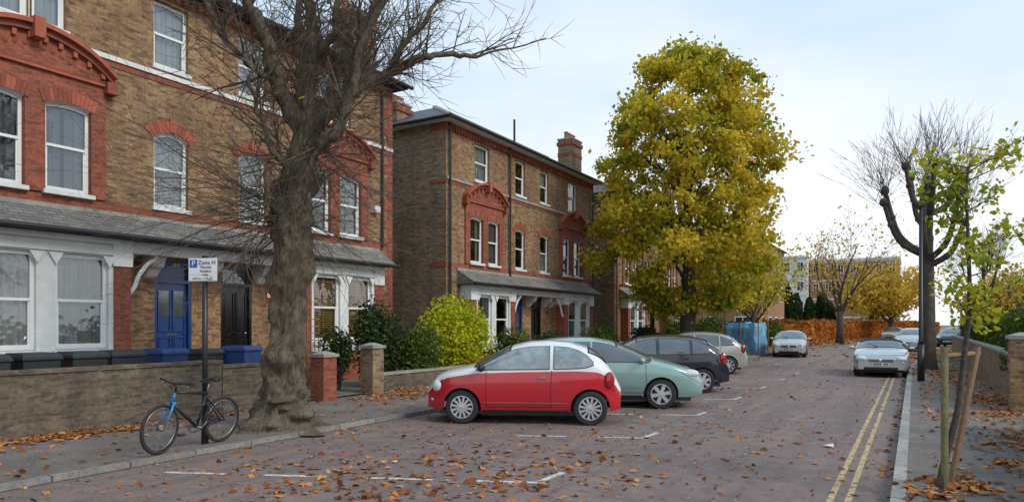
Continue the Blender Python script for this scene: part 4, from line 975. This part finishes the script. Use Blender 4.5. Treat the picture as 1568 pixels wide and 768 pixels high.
car('parked_hatchback_car',(5.0,74),(-.2,-1),HATCH,NAVY,spokes=7)
car('parked_saloon_car',(-2.0,88),(-.2,-1),SALOON,SILV,spokes=7)
car('parked_hatchback_car',(1.5,110),(-.2,-1),HATCH,SILV,spokes=7)

# ------------------------------------------------------------ bicycle
fd=Vector((.17,-1.12,0)).normalized()
e=empty('bicycle',(-8.66,5.95,.08),(math.radians(-5),0,math.atan2(fd.y,fd.x)))
b=MB()
def wheel(x,steer=0):
    r=.335; w=MB(); w.lathe([(r-.045+.022*(1+math.cos(a))*1.0,.022*math.sin(a)) for a in np.linspace(0,2*math.pi,10,endpoint=False)],(0,0,0),48,RUBBER,closed=True)
    w.lathe([(r-.05,-.012),(r-.05,.012),(r-.068,.01),(r-.068,-.01)],(0,0,0),48,GREYM,closed=True)
    w.tube([(0,-.05,0),(0,.05,0)],.022,8,GREYM)
    for k in range(28):
        a=2*math.pi*k/28; a2=a+.3*(1 if k%2 else -1); s=.03*(1 if k%4<2 else -1)
        w.tube([(.02*math.cos(a),s,.02*math.sin(a)),((r-.06)*math.cos(a2),0,(r-.06)*math.sin(a2))],.0016,3,GREYM)
    o=mkobj(w,'wheel',e,smooth=True); o.location=(x,0,r); o.rotation_euler=(0,0,steer); return o
wheel(-.53); wheel(.53,.12)
FB=BLACKM
def tb(a,c,r,m): b.tube([(a[0],a[2] if len(a)>2 else 0,a[1]),(c[0],c[2] if len(c)>2 else 0,c[1])],r,8,m)
BBp=(-.08,.28);HB=(.37,.66);HT=(.325,.80);ST=(-.22,.74)
tb(BBp,ST,.016,FB);tb(ST,HT,.017,FB);tb(BBp,HB,.021,FB);tb(HB,HT,.022,BIKEB)
for s in (-1,1):
    tb(BBp,(-.53,.335,s*.06),.010,FB);tb((ST[0],ST[1]-.04),(-.53,.335,s*.06),.009,FB)
    b.tube([(.375,s*.045,.66),(.42,s*.055,.56),(.53,s*.06,.335)],[.017,.016,.010],8,BIKEB)
tb((.355,.66,-.06),(.355,.66,.06),.02,BIKEB)
b.tube([(.325,0,.8),(.31,0,.88),(.37,0,.93)],.014,8,FB)
b.tube([(.30,-.30,.95),(.36,-.15,.94),(.37,0,.93),(.36,.15,.94),(.30,.30,.95)],.012,8,FB)
for s in (-1,1): b.tube([(.30,s*.30,.95),(.33,s*.19,.945)],.019,8,RUBBER); b.tube([(.36,s*.17,.935),(.40,s*.22,.90),(.37,s*.28,.91)],.006,5,GREYM); b.tube([(.37,s*.14,.93),(.48,s*.1,.9),(.36,s*.02,.72)],.004,5,FB)
tb(ST,(-.255,.90),.013,GREYM)
b.prism([(-.42,.90),(-.42,.955),(-.30,.945),(-.16,.94),(-.10,.925),(-.12,.905),(-.25,.90)],-.035,.035,BLKPL); b.ell((-.36,0,.93),(.09,.085,.03),BLKPL)
b.lathe([(.09,0),(.085,.004),(.07,.004),(.07,0)],(-.08,-.06,.28),30,GREYM,closed=True)
b.lathe([(.04,0),(.001,.0)],(-.53,-.05,.335),16,GREYM)
b.tube([(-.08,-.06,.37),(-.53,-.05,.375)],.005,4,FB); b.tube([(-.08,-.06,.19),(-.53,-.05,.295)],.005,4,FB)
b.tube([(-.08,-.09,.28),(.05,-.09,.17)],.009,6,GREYM); b.box(.01,.1,-.17,-.1,.155,.18,BLKPL); b.tube([(-.08,.09,.28),(-.21,.09,.39)],.009,6,GREYM); b.box(-.26,-.17,.1,.17,.38,.405,BLKPL); b.tube([(-.08,-.09,.28),(-.08,.09,.28)],.02,8,GREYM)
b.tube([(-.12,.025,.55),(-.2,.06,.62),(-.28,.09,.5),(-.16,.06,.4)],.012,6,BLKPL)
mkobj(b,'frame',e,smooth=True)

# ------------------------------------------------------------ parking sign
e=empty('parking_sign',(-8.80,6.27,.07)); b=MB(); b.tube([(0,0,0),(0,0,2.68)],.038,12,BLACKM); b.tube([(0,0,2.68),(0,0,2.70)],.042,12,BLKPL); b.tube([(0,0,0),(0,0,.4)],.05,12,BLACKM)
mkobj(b,'post',e,smooth=True)
s=empty('plate_mount',(0.02,-.045,2.50),(0,0,math.radians(22))); s.parent=e
b=MB(); b.box(-.22,.22,-.006,.0,-.165,.165,SIGNW); b.box(-.202,-.085,-.009,-.005,.03,.145,SIGNB)
b.box(-.215,.215,-.0065,-.0062,-.16,-.155,BLACKM); b.box(-.03,.03,0,.03,.05,.08,GREYM); b.box(-.03,.03,0,.03,-.08,-.05,GREYM); mkobj(b,'plate',s)
def st(t,x,z,size,m): text(t,(x,-.0105,z),(math.radians(90),0,0),size,m,'lettering',s,.0005)
st('P',-.143,.088,.115,SIGNW); st('Zone H',.065,.10,.085,BLACKM); st('Permit',.05,.035,.062,BLACKM); st('holders',.05,-.02,.058,BLACKM); st('only',.04,-.07,.055,BLACKM); st('8.30 am - 6.30 pm',0,-.125,.042,BLACKM)
hh=empty('house_number',(X0-.17,10.17,3.2)); text('44',(0.0,0,-.0),(math.radians(90),0,math.radians(90)),.2,M('gold_number',(.5,.4,.2),.4),'digits',hh,.005)

e=empty('lamp_post',(.17,23.6,.09)); b=MB(); b.tube([(0,0,0),(0,0,1.1)],.095,14,BLACKM); b.tube([(0,0,1.1),(0,0,1.2),(0,0,5.2)],[.095,.06,.05],12,BLACKM); b.ell((0,0,5.25),(.12,.12,.10),BLACKM); b.tube([(0,0,5.3),(0,0,5.5)],[.05,.015],8,BLACKM)
mkobj(b,'post',e,smooth=True)

def bin_(x,y,m,rot=0,z=.11,lid=None):
    e=empty('wheelie_bin',(x,y,z),(0,0,rot)); b=MB(); b.frust((-.22,.24,-.24,.24,.05),(-.28,.30,-.29,.29,.95),m); b.box(-.31,.33,-.31,.31,.955,1.0,lid or m)
    b.frust((-.31,.33,-.31,.31,1.0),(-.26,.26,-.27,.27,1.07),lid or m); b.tube([(-.36,-.24,1.0),(-.36,.24,1.0)],.02,8,m)
    for s in (-1,1): b.tube([(-.2,s*.25,.09),(-.2,s*.3,.09)],.1,12,RUBBER)
    mkobj(b,'bin_body',e,bevel=.02)
mb=MB(); mb.box(-13.5,-11.72,3.5,10.6,.05,.25,STONE); mkobj(mb,'bin_store_paving')
for i,(y,x) in enumerate([(5.0,-12.5),(5.75,-12.55),(6.5,-12.5),(7.2,-12.52)]): bin_(x,y,BINK,rng.uniform(-.1,.1),z=.25)
bin_(-12.6,8.1,BINB,.12,z=.25); bin_(-12.7,9.95,BINB,.25,z=.25); bin_(-13.0,9.2,BINK,.2,z=.20)
for i in range(3): bin_(-9.6+.1*i,30.2+.75*i,BINK,.1*i,z=.075)
bin_(-9.4,38.5,BINK,z=.075); bin_(-9.2,39.3,BINK,z=.075)
e=empty('tarpaulin_covered_skip',(-8.5,41.5,.07)); b=MB(); vs=[];fs=[]; rr=np.random.RandomState(2)
for k in range(5):
    z=[0,.5,1.0,1.5,1.75][k]; q=[1.0,1.03,1.0,1.0,.93][k]
    for i in range(28):
        a=2*math.pi*i/28; c,s_=math.cos(a),math.sin(a); m_=max(abs(c),abs(s_)); x=c/m_*.95*q; y=s_/m_*1.4*q
        vs.append((x+rr.normal()*.04,y+rr.normal()*.04,z+rr.normal()*.035))
for k in range(4):
    for i in range(28): fs.append((k*28+i,k*28+(i+1)%28,(k+1)*28+(i+1)%28,(k+1)*28+i))
fs.append(tuple(112+i for i in range(28))); b.add(vs,fs,TARP)
for y in (-1.45,1.45):
    for x in (-.98,0,.98): b.tube([(x,y,0),(x,y,1.85)],.03,6,WOOD)
mkobj(b,'tarpaulin',e)
e=empty('wooden_trellis',(-14.2,13.2,.1)); b=MB()
for k in range(4): b.box(0,.02,k*.14,k*.14+.02,0,1.9,WOOD)
for k in range(10): b.box(.02,.035,0,.44,.1+k*.19,.12+k*.19,WOOD)
mkobj(b,'slats',e)
b=MB(); b.box(-.004,.004,-.14,.14,-.11,.11,M('notice_red',(.5,.03,.03),.5)); b.box(.005,.008,-.12,.12,-.02,.09,SIGNW)
e=empty('notice_board_sign',(X0-.3,13.1,2.55)); mkobj(b,'panel',e)

# ------------------------------------------------------------ world, sun, camera
w=bpy.data.worlds.new('World'); sc.world=w; w.use_nodes=True; n=w.node_tree.nodes; l=w.node_tree.links; n.clear()
out=n.new('ShaderNodeOutputWorld'); bg=n.new('ShaderNodeBackground'); sky=n.new('ShaderNodeTexSky'); sky.sky_type='NISHITA'; sky.sun_disc=False
SE,SAZ=38,92
sky.sun_elevation=math.radians(SE); sky.sun_rotation=math.radians(SAZ); sky.air_density=1.0; sky.dust_density=.6; sky.ozone_density=1.2
tc=n.new('ShaderNodeTexCoord'); mp=n.new('ShaderNodeMapping'); mp.inputs['Scale'].default_value=(1.0,1.0,3.4); l.new(tc.outputs['Generated'],mp.inputs[0])
nz_=noise(n,l,mp.outputs[0],1.5,6,.5)
sp=n.new('ShaderNodeSeparateXYZ'); l.new(tc.outputs['Generated'],sp.inputs[0])
hz=mrange(n,l,sp.outputs[2],0.02,.50,.95,.02)
cl=mrange(n,l,nz_,.42,.66,0,.42)
fac=mth(n,l,'MINIMUM',mth(n,l,'ADD',hz,cl),.97)
base=mixc(n,l,.85,sky.outputs[0],(4.2,6.2,8.5))
col=mixc(n,l,fac,base,(8.3,8.6,8.9))
l.new(col,bg.inputs[0]); bg.inputs[1].default_value=.125; l.new(bg.outputs[0],out.inputs[0])
sd=bpy.data.lights.new('sun','SUN'); sd.energy=2.0; sd.angle=math.radians(20); sd.color=(1,.94,.84); so=bpy.data.objects.new('sun',sd); sc.collection.objects.link(so)
a=math.radians(SAZ); el=math.radians(SE); dv=Vector((math.sin(a)*math.cos(el),math.cos(a)*math.cos(el),math.sin(el)))
so.rotation_euler=dv.to_track_quat('Z','Y').to_euler(); so.location=(20,20,30)
cam=bpy.data.cameras.new('camera'); co=bpy.data.objects.new('camera',cam); sc.collection.objects.link(co)
co.location=(0,0,1.8); co.rotation_euler=(math.radians(90),0,math.radians(30.4)); cam.sensor_width=36; cam.lens=24.1; cam.shift_y=.0708; cam.clip_end=3000; cam.clip_start=.05
sc.camera=co
sc.view_settings.view_transform='Standard'; sc.view_settings.look='None'; sc.view_settings.exposure=0
